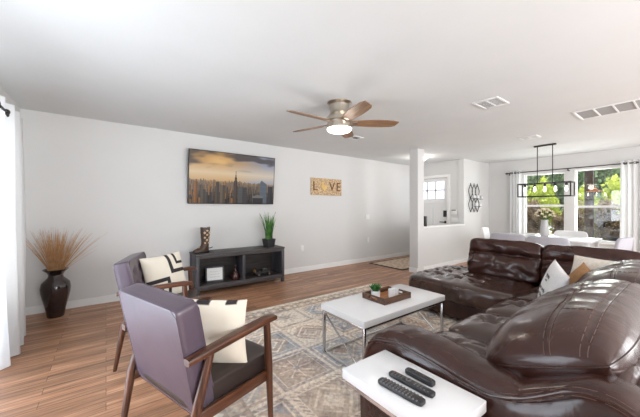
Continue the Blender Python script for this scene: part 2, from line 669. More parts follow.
def text_mesh(name, body, size, mtl, parent, matrix, extrude=0.0008, align='CENTER'):
    cu = bpy.data.curves.new(name, 'FONT')
    cu.body = body
    cu.size = size
    cu.align_x = align
    cu.align_y = 'CENTER'
    cu.extrude = extrude
    tmp = bpy.data.objects.new(name, cu)
    COL.objects.link(tmp)
    dg = bpy.context.evaluated_depsgraph_get()
    me = bpy.data.meshes.new_from_object(tmp.evaluated_get(dg))
    bpy.data.objects.remove(tmp)
    me.materials.clear()
    me.materials.append(mtl)
    o = bpy.data.objects.new(name, me)
    COL.objects.link(o)
    o.parent = parent
    o.matrix_local = matrix
    return o


# ------------------------------------------------------------------ the room
XL, YT, XD = -0.813, 4.825, 8.10        # left wall, television wall, dining window wall
YH = 3.375                               # half wall and dining side wall (their face towards the room)
XF = 6.80                               # foyer door wall
Y0 = -2.6

struct(MB().bb(XL - 0.3, XD + 0.2, Y0, YT + 0.2, -0.12, 0.0).build('floor', M['floor'], smooth=False))
struct(MB().bb(XL - 0.3, XD + 0.2, Y0, YT + 0.2, CEIL, CEIL + 0.15).build('ceiling', M['ceil'], smooth=False))

# left wall with a tall window behind the curtain
wb = MB()
WLY0, WLY1, WLZ0, WLZ1 = 1.30, 3.72, 0.48, 2.06
wb.bb(XL - 0.15, XL, Y0, WLY0, 0, CEIL).bb(XL - 0.15, XL, WLY1, YT, 0, CEIL)
wb.bb(XL - 0.15, XL, WLY0, WLY1, 0, WLZ0).bb(XL - 0.15, XL, WLY0, WLY1, WLZ1, CEIL)
struct(wb.build('wall_left', M['wall'], smooth=False))
struct(MB().bb(XL - 0.15, XD + 0.15, YT, YT + 0.15, 0, CEIL).build('wall_television', M['wall'], smooth=False))

# dining wall with two window openings
WIN = {1: (1.815, 2.585, 0.645, 2.085), 2: (0.915, 1.655, 0.575, 2.105)}
wd = MB()
ys = [Y0, WIN[2][0], WIN[2][1], WIN[1][0], WIN[1][1], YH]
for i in (0, 2, 4):
    wd.bb(XD, XD + 0.15, ys[i], ys[i + 1], 0, CEIL)
for w in (1, 2):
    y0, y1, z0, z1 = WIN[w]
    wd.bb(XD, XD + 0.15, y0, y1, 0, z0).bb(XD, XD + 0.15, y0, y1, z1, CEIL)
struct(wd.build('wall_dining', M['wall'], smooth=False))

# dining side wall, half wall with ledge, pillar, foyer wall
struct(MB().bb(6.77, XD, YH, YH + 0.13, 0, CEIL).build('wall_side', M['wall'], smooth=False))
hw = MB().bb(5.10, 6.77, YH, YH + 0.13, 0, 0.87)
hwo = struct(hw.build('wall_half', M['wall'], smooth=False))
struct(MB().bb(5.08, 6.77, YH - 0.025, YH + 0.155, 0.87, 0.905, 0.006).build('trim_1', M['trim']))
struct(MB().bb(4.90, 5.10, YH - 0.03, YH + 0.16, 0, CEIL).build('pillar', M['wall'], smooth=False))
DY0, DY1 = 3.80, 4.71
fw = MB().bb(XF, XF + 0.12, YH + 0.13, DY0, 0, CEIL).bb(XF, XF + 0.12, DY1, YT, 0, CEIL).bb(XF, XF + 0.12, DY0, DY1, 2.05, CEIL)
struct(fw.build('wall_foyer', M['wall'], smooth=False))

# rear wall behind the camera with a wide glazed opening, and another behind the dining end
rw = MB()
rw.bb(XL - 0.15, 0.4, Y0 - 0.15, Y0, 0, CEIL).bb(3.6, 4.9, Y0 - 0.15, Y0, 0, CEIL).bb(7.6, XD + 0.15, Y0 - 0.15, Y0, 0, CEIL)
rw.bb(0.4, 3.6, Y0 - 0.15, Y0, 2.12, CEIL).bb(4.9, 7.6, Y0 - 0.15, Y0, 2.12, CEIL)
struct(rw.build('wall_rear', M['wall'], smooth=False))

# baseboards
def base(name, x0, x1, y0, y1):
    b_ = MB().bb(x0, x1, y0, y1, 0, 0.085).bb(x0, x1, y0, y1, 0.085, 0.093)
    return struct(b_.build(name, M['trim'], smooth=False))


base('baseboard_television', XL, XF, YT - 0.014, YT)
base('baseboard_left', XL, XL + 0.014, Y0, YT - 0.014)
base('baseboard_half', 5.10, XD - 0.014, YH - 0.014, YH)
base('baseboard_pillar', 4.886, 4.90, YH - 0.03, YH + 0.16)
base('baseboard_dining', XD - 0.014, XD, Y0, YH - 0.014)
base('baseboard_foyer', XF - 0.014, XF, YH + 0.13, DY0 - 0.07)


def sash_window(n, y0, y1, z0, z1, x, outward, label_rail=None):
    """double-hung window: casing, two sashes, meeting rail, sill, panes (x = inner wall face)"""
    root = bpy.data.objects.new('window_%d' % n, None)
    COL.objects.link(root)
    root.location = (x, (y0 + y1) / 2, z0)
    root['kind'] = 'structure'
    org = root.location.copy()
    s = outward
    fr = MB()
    t = 0.026
    xa, xb = sorted((x + s * 0.05, x + s * 0.11))
    fr.bb(xa, xb, y0, y0 + t, z0, z1).bb(xa, xb, y1 - t, y1, z0, z1)
    fr.bb(xa, xb, y0 + t, y1 - t, z0, z0 + t * 1.3).bb(xa, xb, y0 + t, y1 - t, z1 - t, z1)
    zm = 0.5 * (z0 + z1) - 0.03
    fr.bb(xa - 0.005, xb, y0 + t, y1 - t, zm - 0.022, zm + 0.022)
    fr.build('window_frame', M['trim'], root, smooth=False, origin=org)
    g = MB()
    xg = x + s * 0.08
    g.bb(xg - 0.003, xg + 0.003, y0 + t, y1 - t, z0 + t * 1.3, zm - 0.022)
    g.bb(xg - 0.003, xg + 0.003, y0 + t, y1 - t, zm + 0.022, z1 - t)
    g.build('pane', M['glass'], root, smooth=False, origin=org)
    xs0, xs1 = sorted((x - s * 0.04, x + s * 0.055))
    MB().bb(xs0, xs1, y0 - 0.03, y1 + 0.03, z0 - 0.028, z0, 0.006).build('window_sill', M['trim'], root, origin=org)
    return root


sash_window(1, *WIN[1], XD, 1)
sash_window(2, *WIN[2], XD, 1)
sash_window(3, WLY0, WLY1, WLZ0, WLZ1, XL, -1)

# front door with a four-light glazed top
dr = bpy.data.objects.new('door_1', None)
COL.objects.link(dr)
dr.location = (XF, (DY0 + DY1) / 2, 0)
dr['kind'] = 'structure'
og = dr.location.copy()
d_ = MB()
gy0, gy1, gz0, gz1 = 3.90, 4.61, 1.52, 1.96
d_.bb(XF + 0.03, XF + 0.075, DY0 + 0.005, gy0, 0.005, 2.045).bb(XF + 0.03, XF + 0.075, gy1, DY1 - 0.005, 0.005, 2.045)
d_.bb(XF + 0.03, XF + 0.075, gy0, gy1, 0.005, gz0).bb(XF + 0.03, XF + 0.075, gy0, gy1, gz1, 2.045)
d_.bb(XF + 0.018, XF + 0.032, gy0 - 0.03, gy1 + 0.03, 1.40, 1.44, 0.004)
for yy in (gy0 + 0.02, gy0 + 0.36):
    for (a, b2, c2, e2) in ((yy, yy + 0.27, 0.25, 0.27), (yy, yy + 0.27, 1.28, 1.30), (yy, yy + 0.02, 0.25, 1.30), (yy + 0.25, yy + 0.27, 0.25, 1.30)):
        d_.bb(XF + 0.022, XF + 0.032, a, b2, c2, e2)
ym, zm_ = (gy0 + gy1) / 2, (gz0 + gz1) / 2
for yq in (gy0 + 0.237, gy0 + 0.473):
    d_.bb(XF + 0.028, XF + 0.06, yq - 0.02, yq + 0.02, gz0, gz1)
d_.bb(XF + 0.028, XF + 0.06, gy0, gy1, zm_ - 0.02, zm_ + 0.02)
d_.build('door_panel', M['trim'], dr, smooth=False, origin=og)
MB().bb(XF + 0.045, XF + 0.052, gy0, gy1, gz0, gz1).build('pane', M['door_glass'], dr, smooth=False, origin=og)
cs = MB()
cs.bb(XF - 0.018, XF, DY0 - 0.075, DY0, 0, 2.12).bb(XF - 0.018, XF, DY1, DY1 + 0.075, 0, 2.12)
cs.bb(XF - 0.018, XF, DY0, DY1, 2.05, 2.12)
cs.build('door_casing', M['trim'], dr, smooth=False, origin=og)
MB().bb(XF + 0.0, XF + 0.03, DY0 + 0.035, DY0 + 0.11, 1.06, 1.22, 0.006).build('deadbolt', M['black_plastic'], dr, origin=og)
kb = MB().lathe([(0, 0), (0.03, 0), (0.03, 0.008), (0, 0.008)], n=16)
kb.tube([(0, 0, 0.0), (0, 0, 0.05), (0, 0.03, 0.055), (0, 0.12, 0.055)], 0.011, 8)
ko = kb.build('door_handle', M['black_metal'], dr)
ko.rotation_euler = (0, R_(-90), 0)
ko.location = (0.03, DY0 + 0.07 - og.y, 0.93)

# ------------------------------------------------------------------ outside
struct(MB().bb(XD + 0.15, 22, -9, 14, -0.35, -0.15).build('ground', M['lawn'], smooth=False))
po = thing('porch_post', 'dark stained wooden porch post standing outside the right dining window', 'post', (9.15, 1.60, -0.15))
MB().bb(-0.075, 0.075, -0.075, 0.075, 0, 2.55, 0.008).build('post', M['ext_post'], po)
MB().bb(-0.10, 0.10, -0.10, 0.10, 0, 0.16, 0.01).build('post_base', M['ext_post'], po)
struct(MB().bb(9.03, 9.27, -3, 6, 2.40, 2.62).bb(8.25, 9.6, -3, 6, 2.62, 2.72).build('porch_roof', M['ext_post'], smooth=False))
fd = thing('bird_feeder', 'small orange hat-shaped bird feeder hanging outside the right dining window', 'bird feeder', (8.92, 1.47, 1.60))
MB().lathe([(0, 0.155), (0.03, 0.15), (0.05, 0.10), (0.14, 0.065), (0.145, 0.055), (0.03, 0.05), (0, 0.05)], n=24).build('feeder_roof', M['feeder_red'], fd)
MB().lathe([(0, -0.02), (0.05, -0.02), (0.05, 0.0), (0.025, 0.0), (0.025, 0.05), (0, 0.05)], n=16).build('feeder_tube', M['black_metal'], fd)
MB().tube([(0, 0, 0.15), (0, 0, 0.80)], 0.004, 6).build('wire', M['black_metal'], fd)


def foliage(name, label, cat, c, size, nleaf, leaf, mt, trunk=0.5, seed=1, group=None):
    rd = random.Random(seed)
    root = thing(name, label, cat, c, 0, group)
    fb = MB()
    lumps = [(Vector((rd.uniform(-.6, .6) * size[0], rd.uniform(-.6, .6) * size[1], rd.uniform(0.35, 0.85) * size[2])),
              rd.uniform(.30, .5)) for _ in range(14)]
    for i in range(nleaf):
        lc, lr = rd.choice(lumps)
        v = Vector((rd.gauss(0, 1), rd.gauss(0, 1), rd.gauss(0, 1))).normalized() * (rd.random() ** 0.4)
        p = lc + Vector((v.x * size[0] * lr, v.y * size[1] * lr, v.z * size[2] * lr * 0.75))
        if p.z < 0.02:
            p.z = rd.uniform(0.02, 0.2)
        L_ = leaf * rd.uniform(0.6, 1.3)
        e = Euler((rd.uniform(0, 6.28), rd.uniform(0, 6.28), rd.uniform(0, 6.28))).to_matrix()
        a = e @ Vector((L_, 0, 0))
        b_ = e @ Vector((0, L_ * 0.33, L_ * 0.12))
        c2 = e @ Vector((0, -L_ * 0.33, L_ * 0.12))
        fb._new([p - a * 0.5, p + b_, p + a * 0.5, p + c2], [(0, 1, 2), (0, 2, 3)])
    fb.build('foliage', mt, root, smooth=False)
    tb = MB()
    for i in range(5):
        a = i * 1.257 + rd.random()
        tb.tube([(0, 0, 0), (0.08 * size[0] * math.cos(a), 0.08 * size[1] * math.sin(a), size[2] * 0.3),
                 (0.4 * size[0] * math.cos(a), 0.4 * size[1] * math.sin(a), size[2] * 0.7)],
                [0.035 * trunk, 0.025 * trunk, 0.01 * trunk], 6)
    tb.build('stem', M['bark'], root)
    return root


G0 = -0.15
foliage('shrub', 'brownish low shrub outside the left dining window', 'shrub', (10.1, 3.05, G0), (0.5, 0.44, 1.55), 9000, 0.062, M['leaf_dark'], 0.5, 11)
foliage('shrub', 'brownish low shrub outside, between the two dining windows', 'shrub', (10.2, 2.18, G0), (0.5, 0.42, 1.55), 9000, 0.062, M['leaf_dark'], 0.5, 12)
foliage('shrub', 'brownish low shrub outside the right dining window, beside the curtain', 'shrub', (10.0, 1.34, G0), (0.5, 0.42, 1.50), 9000, 0.062, M['leaf_dark'], 0.5, 13)
foliage('bush', 'bright yellow-green sunlit bush behind the shrubs of the left dining window', 'bush', (12.0, 3.42, G0), (0.7, 0.72, 2.25), 3600, 0.12, M['leaf_bright'], 1, 14)
foliage('bush', 'bright yellow-green sunlit bush behind the shrubs of the right dining window', 'bush', (12.0, 1.85, G0), (0.7, 0.72, 2.2), 3600, 0.12, M['leaf_bright'], 1, 15)
foliage('tree', 'tall grey-green tree filling the top of the left dining window', 'tree', (15.0, 4.35, G0), (1.0, 1.0, 4.2), 5200, 0.2, M['leaf_mid'], 2.5, 16)
foliage('tree', 'tall grey-green tree filling the top of the right dining window', 'tree', (15.0, 2.1, G0), (1.0, 1.0, 4.2), 5200, 0.2, M['leaf_mid'], 2.5, 17)
foliage('hedge', 'tall dark green hedge far behind the trees outside the dining windows', 'hedge', (18.5, 4.2, G0), (0.9, 3.6, 5.0), 9000, 0.34, M['leaf_mid'], 2.5, 18)
pl = MB().lathe([(0, 0), (0.16, 0), (0.30, 0.10), (0.36, 0.17), (0.34, 0.175), (0.0, 0.14)], n=28, sy=0.9)  # bowl form is assumed; it stands for an unidentified dark shape
tag(pl.build('assumed_bowl', M['black_plastic'], loc=(8.75, 0.99, 0.50)), 'unidentified dark shape, assumed a low black bowl, outside the right dining window, low beside the curtain', 'bowl')
pd = thing('added_bowl_stand', 'added unseen dark stand holding the assumed low black bowl outside the right dining window', 'stand', (8.75, 0.99, -0.15))  # invented support, hidden from view, added to carry the assumed bowl
sb_ = MB()
for a in range(3):
    an = a * 2.094 + 0.4
    MB().tube([(0.14 * math.cos(an), 0.14 * math.sin(an), 0.64), (0.2 * math.cos(an), 0.2 * math.sin(an), 0)], 0.012, 6).build('leg', M['black_metal'], pd)
MB().lathe([(0, 0.63), (0.15, 0.63), (0.15, 0.65), (0, 0.65)], n=20).build('top_ring', M['black_metal'], pd)
# ------------------------------------------------------------------ rug and entry mat
RX0, RX1, RY0, RY1 = 0.50, 3.55, 0.75, 3.30
PAL = {
    'cream': (0.62, 0.58, 0.52), 'beige': (0.44, 0.38, 0.32), 'taupe': (0.27, 0.22, 0.19), 'slate': (0.165, 0.20, 0.26),
    'blue': (0.24, 0.30, 0.38), 'dark': (0.10, 0.085, 0.085), 'rose': (0.34, 0.26, 0.23), 'grey': (0.36, 0.36, 0.37)}
PN = ['beige', 'taupe', 'slate', 'blue', 'rose', 'grey', 'cream']


def mixc(a, b, t):
    t = max(0.0, min(1.0, t))
    return tuple(a[i] * (1 - t) + b[i] * t for i in range(3))


def rug_col(u, v):
    x, y = RX0 + u * (RX1 - RX0), RY0 + v * (RY1 - RY0)
    e = min(x - RX0, RX1 - x, y - RY0, RY1 - y)
    n = nz(x * 6, y * 6, 1) * 0.5 + nz(x * 17, y * 17, 2) * 0.5
    n2 = nz(x * 1.6, y * 1.6, 5)
    if e < 0.05:
        c = PAL['cream']
    elif e < 0.20:
        k = (int((x + 10) / 0.10) + int((y + 10) / 0.10)) % 2
        c = PAL['beige'] if k else PAL['taupe']
        if abs(((x + 10) % 0.10) - 0.05) + abs(((y + 10) % 0.10) - 0.05) < 0.03:
            c = PAL['cream']
    elif e < 0.225:
        c = PAL['taupe']
    else:
        T = 0.47
        ix, iy = math.floor((x - RX0) / T), math.floor((y - RY0) / T)
        r = random.Random(ix * 131 + iy * 977 + 5)
        bg, fg, ac = r.sample(PN, 3)
        style = r.randrange(5)
        a = ((x - RX0) / T - ix) * 2 - 1
        b = ((y - RY0) / T - iy) * 2 - 1
        m = max(abs(a), abs(b))
        bg, fg, ac = PAL[bg], PAL[fg], PAL[ac]
        if m > 0.93:
            c = PAL['cream']
        elif m > 0.80:
            c = fg if (math.floor((a + b) * 12) % 2) else ac
        elif m > 0.75:
            c = PAL['cream']
        else:
            ra, an = math.hypot(a, b), math.atan2(b, a)
            c = bg
            if style == 0:
                q = abs(a) + abs(b)
                if 0.62 < q < 0.72 or 0.30 < q < 0.40:
                    c = PAL['cream']
                elif q < 0.30:
                    c = fg
                elif q > 0.95:
                    c = ac
            elif style == 1:
                w = 0.42 + 0.22 * math.cos(8 * an)
                if ra < w:
                    c = fg
                if abs(ra - w) < 0.05:
                    c = PAL['cream']
                if ra < 0.16:
                    c = ac
            elif style == 2:
                k = abs(((a + b) * 2.5) % 1 - 0.5), abs(((a - b) * 2.5) % 1 - 0.5)
                if min(k) < 0.10:
                    c = PAL['cream']
                elif max(k) > 0.38:
                    c = fg
            elif style == 3:
                w = 0.65 * abs(math.cos(2 * an)) ** 0.5
                if ra < w:
                    c = fg
                if 0.1 < ra < 0.6 and abs(math.sin(4 * an)) < 0.18:
                    c = PAL['cream']
                if ra < 0.12:
                    c = ac
            else:
                s = math.sin(a * 16 + 2 * math.sin(b * 9)) * math.sin(b * 16)
                c = fg if s > 0.1 else (PAL['cream'] if s < -0.65 else bg)
    f = 0.42 + 0.8 * n
    c = mixc(c, PAL['cream'], 0.16)
    if e > 0.225:
        # fine arabesque tracery woven through every tile
        o1 = math.sin(x * 52 + 2.6 * math.sin(y * 31)) * math.sin(y * 52 + 2.6 * math.sin(x * 31))
        if abs(o1) < 0.13:
            c = mixc(c, PAL['dark'], 0.26)
        elif o1 > 0.62:
            c = mixc(c, PAL['cream'], 0.40)
    c = mixc(c, PAL['slate'] if n2 > 0.05 else PAL['rose'], 0.10 + 0.25 * abs(n2))
    c = mixc(c, PAL['cream'], f * 0.30)
    c = mixc(c, PAL['dark'], max(0.0, -n - 0.05) * 0.7)
    d = 1 + 0.30 * nz(x * 45, y * 45, 8)
    c = (c[0] * 1.20, c[1] * 1.15, c[2] * 1.10)
    return tuple(max(0.01, q * 1.35 - 0.055) * d for q in c)


rg = MB()
rg.grid(420, 352, lambda u, v: (RX0 + u * (RX1 - RX0), RY0 + v * (RY1 - RY0), 0.011 + 0.0012 * nz(u * 40, v * 40)), colfn=rug_col)
rgo = rg.build('area_rug', M['rug'])
eb = MB()
for (x0, x1, y0, y1) in ((RX0 - 0.012, RX0, RY0 - 0.012, RY1 + 0.012), (RX1, RX1 + 0.012, RY0 - 0.012, RY1 + 0.012),
                         (RX0, RX1, RY0 - 0.012, RY0), (RX0, RX1, RY1, RY1 + 0.012)):
    eb.bb(x0, x1, y0, y1, 0.0005, 0.012, 0.003)
eb.build('rug_binding', M['cream'], rgo)
tag(rgo, 'faded patchwork area rug in grey, blue and beige under the coffee table', 'rug')


def mat_col(u, v):
    x, y = u * 1.5, v * 0.92
    e = min(x, 1.5 - x, y, 0.92 - y)
    if e < 0.035:
        return (0.035, 0.028, 0.026)
    s = math.sin(x * 26 + 2 * math.sin(y * 14)) * math.sin(y * 30)
    c = mixc((0.50, 0.36, 0.25), (0.62, 0.52, 0.42), 0.5 + 0.5 * s)
    return tuple(q * (1 + 0.35 * nz(x * 20, y * 20)) for q in c)


em = MB()
em.grid(100, 62, lambda u, v: (4.88 + 1.5 * u, 3.69 + 0.92 * v, 0.010), colfn=mat_col)
emo = em.build('entry_mat', M['mat'])
tag(emo, 'tan patterned entry mat with a dark border beyond the pillar', 'mat')
eb = MB()
for (x0, x1, y0, y1) in ((4.868, 4.88, 3.678, 4.622), (6.38, 6.392, 3.678, 4.622), (4.88, 6.38, 3.678, 3.69), (4.88, 6.38, 4.61, 4.622)):
    eb.bb(x0, x1, y0, y1, 0.0005, 0.011, 0.003)
eb.build('mat_binding', M['black_plastic'], emo)

# ------------------------------------------------------------------ sectional sofa
SO = Vector((2.4, 0.6, 0))
sofa = thing('sectional_sofa', 'large L-shaped dark brown leather sectional sofa with tufted seats', 'sofa', SO)
ST, SS = M['sofa'], M['sofa_seat']


def wrinkle(p, a, f=9.0, sx=1.0, sy=1.0, sz=1.0, ph=0.0):
    return a * nz(p.x * f * sx + ph, p.y * f * sy, p.z * f * sz)


def spart(name, mb, mt=None, par=None, **k):
    return mb.build(name, mt or ST, par or sofa, origin=SO if par is None else None, **k)


# base panels
bs = MB()
bs.bb(1.34, 4.10, 0.12, 1.02, 0.05, 0.30, 0.02)
bs.bb(3.10, 4.10, 1.00, 2.22, 0.05, 0.30, 0.02)
spart('base', bs)


def seat(name, x0, x1, y0, y1, z0, z1, buttons, amp=0.034, s_=0.05, chan=0.003, n=44, crown=0.036, lip=0.0):
    c = ((x0 + x1) / 2, (y0 + y1) / 2, (z0 + z1) / 2)

    def fn(g, p):
        w = Vector((p.x + c[0], p.y + c[1], p.z + c[2]))
        t = max(0.0, g.z)
        edge = (1 - abs(g.x) ** 4) * (1 - abs(g.y) ** 4)
        p.z += t * crown * edge
        if t > 0.2:
            h = 0.0
            for (bx, by) in buttons:
                dx, dy = w.x - bx, w.y - by
                r2 = dx * dx + dy * dy
                h -= amp * math.exp(-r2 / (s_ * s_))
                r = math.sqrt(r2)
                an = math.atan2(dy, dx)
                h += 0.012 * math.exp(-((r - 0.09) / 0.06) ** 2) * (0.5 + 0.5 * math.cos(7 * an + 4 * bx + 2 * nz(w.x * 4, w.y * 4)))
                h -= chan * (math.exp(-(dx / 0.018) ** 2) * math.exp(-(dy / 0.20) ** 2) + math.exp(-(dy / 0.018) ** 2) * math.exp(-(dx / 0.20) ** 2))
            p.z += t * h
            p.z += t * wrinkle(w, 0.003, 8, 1, 1.4, 0)
        else:
            q = wrinkle(w, 0.016, 7, 1.6, 1.6, 0.30)
            p.x += q * g.x
            p.y += q * g.y
        return p
    return MB().softbox(c, (x1 - x0, y1 - y0, z1 - z0), k=7, fn=fn, nn=(n, n, 10))


BT = []
def button(x, y, z):
    bb_ = MB().lathe([(0, 0.007), (0.010, 0.005), (0.015, 0), (0.012, -0.004), (0, -0.005)], (x, y, z), 12)
    spart('button', bb_)


seats = [(1.31, 1.905, [(1.63, 0.90), (1.63, 0.66)]), (1.90, 2.47, [(2.22, 0.90), (2.22, 0.66)]), (2.465, 3.10, [(2.78, 0.92), (2.78, 0.68)])]
for x0, x1, bt in seats:
    spart('seat_cushion', seat('s', x0, x1, 0.30, 1.10, 0.27, 0.44, bt), SS)
    for b_ in bt:
        button(b_[0], b_[1], 0.447)
chb = [(x, y) for x in (3.34, 3.56, 3.78, 4.00) for y in (2.14, 1.96)] + [(x, y) for x in (3.34, 3.56) for y in (1.72, 1.5)]
chs = seat('s', 3.03, 4.12, 1.08, 2.285, 0.22, 0.445, chb, amp=0.044, s_=0.042, n=60, crown=0.012)
spart('chaise_cushion', chs, SS)
for b_ in chb:
    button(b_[0], b_[1], 0.425)
spart('seat_cushion', seat('s', 3.06, 3.95, 0.30, 1.09, 0.26, 0.44, [(3.34, 0.9), (3.56, 0.9)]), SS)

# frame of the two backs
bk = MB()
bk.softbox((2.62, 0.06, 0.40), (3.06, 0.24, 0.72), k=8, nn=(24, 8, 14),
           fn=lambda g, p: p + Vector((0, wrinkle(p, 0.006, 8), 0)))
spart('back_frame', bk)
bk = MB()
bk.softbox((4.10, 0.92, 0.40), (0.20, 1.86, 0.70), k=8, nn=(8, 24, 14), fn=lambda g, p: p + Vector((wrinkle(p, 0.006, 8), 0, 0)))
spart('back_frame', bk)


# near armrest: padded roll curling over the front, climbing to the back
def arm_top(y):
    pts = [(1.10, 0.44), (1.09, 0.52), (1.06, 0.585), (1.01, 0.635), (0.93, 0.668), (0.82, 0.682), (0.67, 0.672), (0.54, 0.650), (0.44, 0.648),
           (0.33, 0.680), (0.25, 0.738), (0.18, 0.768), (0.11, 0.757), (0.03, 0.70), (-0.04, 0.60), (-0.06, 0.40)]
    for (a, za), (b, zb) in zip(pts, pts[1:]):
        if b <= y <= a:
            t = (a - y) / (a - b)
            t = t * t * (3 - 2 * t) * 0.4 + t * 0.6
            return za + (zb - za) * t
    return pts[0][1] if y > 1.0 else pts[-1][1]


def arm_smooth(y):
    w = 0.05 if 0.0 < y < 0.95 else 0.012
    return sum(arm_top(min(1.10, max(-0.06, y + w * q_ / 3))) for q_ in range(-3, 4)) / 7


ab = MB()
NY, NS = 70, 26
AX0, AX1 = 1.085, 1.315
rings = []
for i in range(NY + 1):
    f = i / NY
    y = 1.10 - 1.16 * f
    zt = arm_top(y)
    zt = arm_smooth(y)
    endt = max(0.0, 1 - (1.10 - y) / 0.05) if y > 1.0 else 0
    ring = []
    for j in range(NS + 1):
        a = PI * j / NS
        cx, sz = math.cos(a), math.sin(a)
        hw_ = (AX1 - AX0) / 2 - 0.012 * endt
        x = (AX0 + AX1) / 2 - hw_ * math.copysign(abs(cx) ** 0.42, cx)
        z = 0.05 + (zt - 0.05) * (max(0.0, sz) ** 0.36)
        top = sz ** 2
        bulge = 0.016 * math.exp(-((z - (zt - 0.10)) / 0.09) ** 2)
        x += bulge * (-1 if cx > 0 else 1) * (abs(cx) ** 0.3)
        w = Vector((x, y, z))
        z += top * wrinkle(w, 0.005, 12, 1, 1.5, 0) - 0.012 * top * math.exp(-((y - 0.385) / 0.02) ** 2)
        x += (1 - top) * wrinkle(w, 0.006, 8, 0, 1, 0.6, 4)
        ring.append(ab.bm.verts.new((x, y, z)))
    rings.append(ring)
for A, B in zip(rings, rings[1:]):
    for j in range(NS):
        ab.bm.faces.new((A[j], A[j + 1], B[j + 1], B[j]))
ab.bm.faces.new(rings[0])
ab.bm.faces.new(list(reversed(rings[-1])))
armo = spart('armrest', ab)


def stitch_line(pts, r=0.0012, gap=True):
    """a dashed double row of stitches along pts"""
    mb = MB()
    out = []
    for a, b in zip(pts, pts[1:]):
        a, b = Vector(a), Vector(b)
        n = max(1, int((b - a).length / 0.011))
        out += [a.lerp(b, i / n) for i in range(n)]
    for i in range(0, len(out) - 1, 1):
        if (out[i + 1] - out[i]).length < 0.03 and i % 4 != 3:
            mb.tube([out[i], out[i + 1]], r, 5)
    return mb


pts = []
for i in range(60):
    y = 1.03 - 1.03 * i / 59
    pts.append((AX0 - 0.006, y, arm_smooth(y) - 0.048 + 0.030 * max(0.0, min(1.0, (0.45 - y) / 0.2))))
spart('stitching', stitch_line(pts), M['stitch'])
pts2 = [(p[0] + 0.012, p[1], p[2] + 0.020) for p in pts]
spart('stitching', stitch_line(pts2), M['stitch'])
pp = [(p[0] + 0.002, p[1], p[2] + 0.010) for p in pts]
spart('piping', MB().tube(pp, 0.0045, 8), ST)

# ruffled strip between arm back and cushion
rf = MB()
rf.softbox((2.35, 0.165, 0.70), (2.3, 0.14, 0.17), k=4, nn=(220, 12, 10),
           fn=lambda g, p: p + Vector((0, 0, (0.006 * math.sin(p.x * 80 + 2 * nz(p.x * 4, 0)) * max(0, g.z)) + wrinkle(p, 0.005, 6))))
spart('back_gather', rf)


# overstuffed back cushions of the near section: long pillows slumped over the low back
EY, EN = Vector((0, 0.907, -0.422)), Vector((0, 0.422, 0.907))


def near_point(x0, x1, cz, seed, a, b, side, lift=0.0):
    L_, W_ = x1 - x0, 0.50
    fa = max(0.0, 1 - abs(a) ** 3.0)
    fb = max(0.0, 1 - abs(b) ** 2.6)
    t = (0.160 if side > 0 else 0.22) * fa ** 0.47 * fb ** 0.50
    x = a * L_ / 2 * (1 - 0.03 * abs(b) ** 3)
    if a < 0:
        x += 0.03 * b * abs(a) ** 3
    w = b * W_ / 2 * (1 - 0.16 * abs(a) ** 6)
    # gathered folds running across the top, stronger away from the left end
    m = min(1.0, max(0.0, (a + 0.62) / 0.35))
    ph = x * 38 + b * 5.5 + 2.4 * nz(x * 3 + seed, b * 1.5)
    t += side * 0 + (0.011 * m * (1 - 1.6 * abs(math.sin(ph / 2)) ** 0.7) * fb * (0.75 + 0.25 * b) + 0.008 * nz(x * 5 + seed, b * 2.5)) * fa ** 0.5 * fb ** 0.5
    # the seams pull the leather in
    for sb in (-0.26, -0.74):
        t -= 0.007 * math.exp(-((b - sb) / 0.045) ** 2) * fa ** 0.5
    return Vector(((x0 + x1) / 2 + x, 0.36, cz)) + EY * w + EN * (side * t + lift)


for (x0, x1, cz, sd) in ((1.235, 2.52, 0.700, 3.1), (2.49, 3.68, 0.685, 8.4)):
    mb = MB()
    for side in (1, -1):
        mb.grid(120, 56, lambda u, v: near_point(x0, x1, cz, sd, math.sin((u - 0.5) * PI) * 0.6 + (2 * u - 1) * 0.4, math.sin((v - 0.5) * PI) * 0.6 + (2 * v - 1) * 0.4, side))
    bmesh.ops.remove_doubles(mb.bm, verts=mb.bm.verts, dist=0.0012)
    cu = spart('back_cushion', mb, auto=100)
    rim = [near_point(x0, x1, cz, sd, -1 + 2 * i / 60, 1, 1) for i in range(61)] + [near_point(x0, x1, cz, sd, 1, 1 - 2 * i / 30, 1) for i in range(1, 31)] + \
          [near_point(x0, x1, cz, sd, 1 - 2 * i / 60, -1, 1) for i in range(1, 61)] + [near_point(x0, x1, cz, sd, -1, -1 + 2 * i / 30, 1) for i in range(1, 30)]
    MB().tube(rim, 0.0045, 6, closed=True).build('piping', ST, cu, origin=SO)
    for sb in (-0.26, -0.74):
        for db in (-0.045, 0.045):
            q = [near_point(x0, x1, cz, sd, -0.985 + 1.97 * i / 110, sb + db, 1, 0.0012) for i in range(111)]
            stitch_line(q, 0.0013).build('stitching', M['stitch'], cu, origin=SO)
    q = [near_point(x0, x1, cz, sd, -0.56 - 0.04 * math.sin(PI * i / 20), -0.28 - 0.44 * i / 20, 1, 0.0012) for i in range(21)]
    stitch_line(q, 0.0012).build('stitching', M['stitch'], cu, origin=SO)


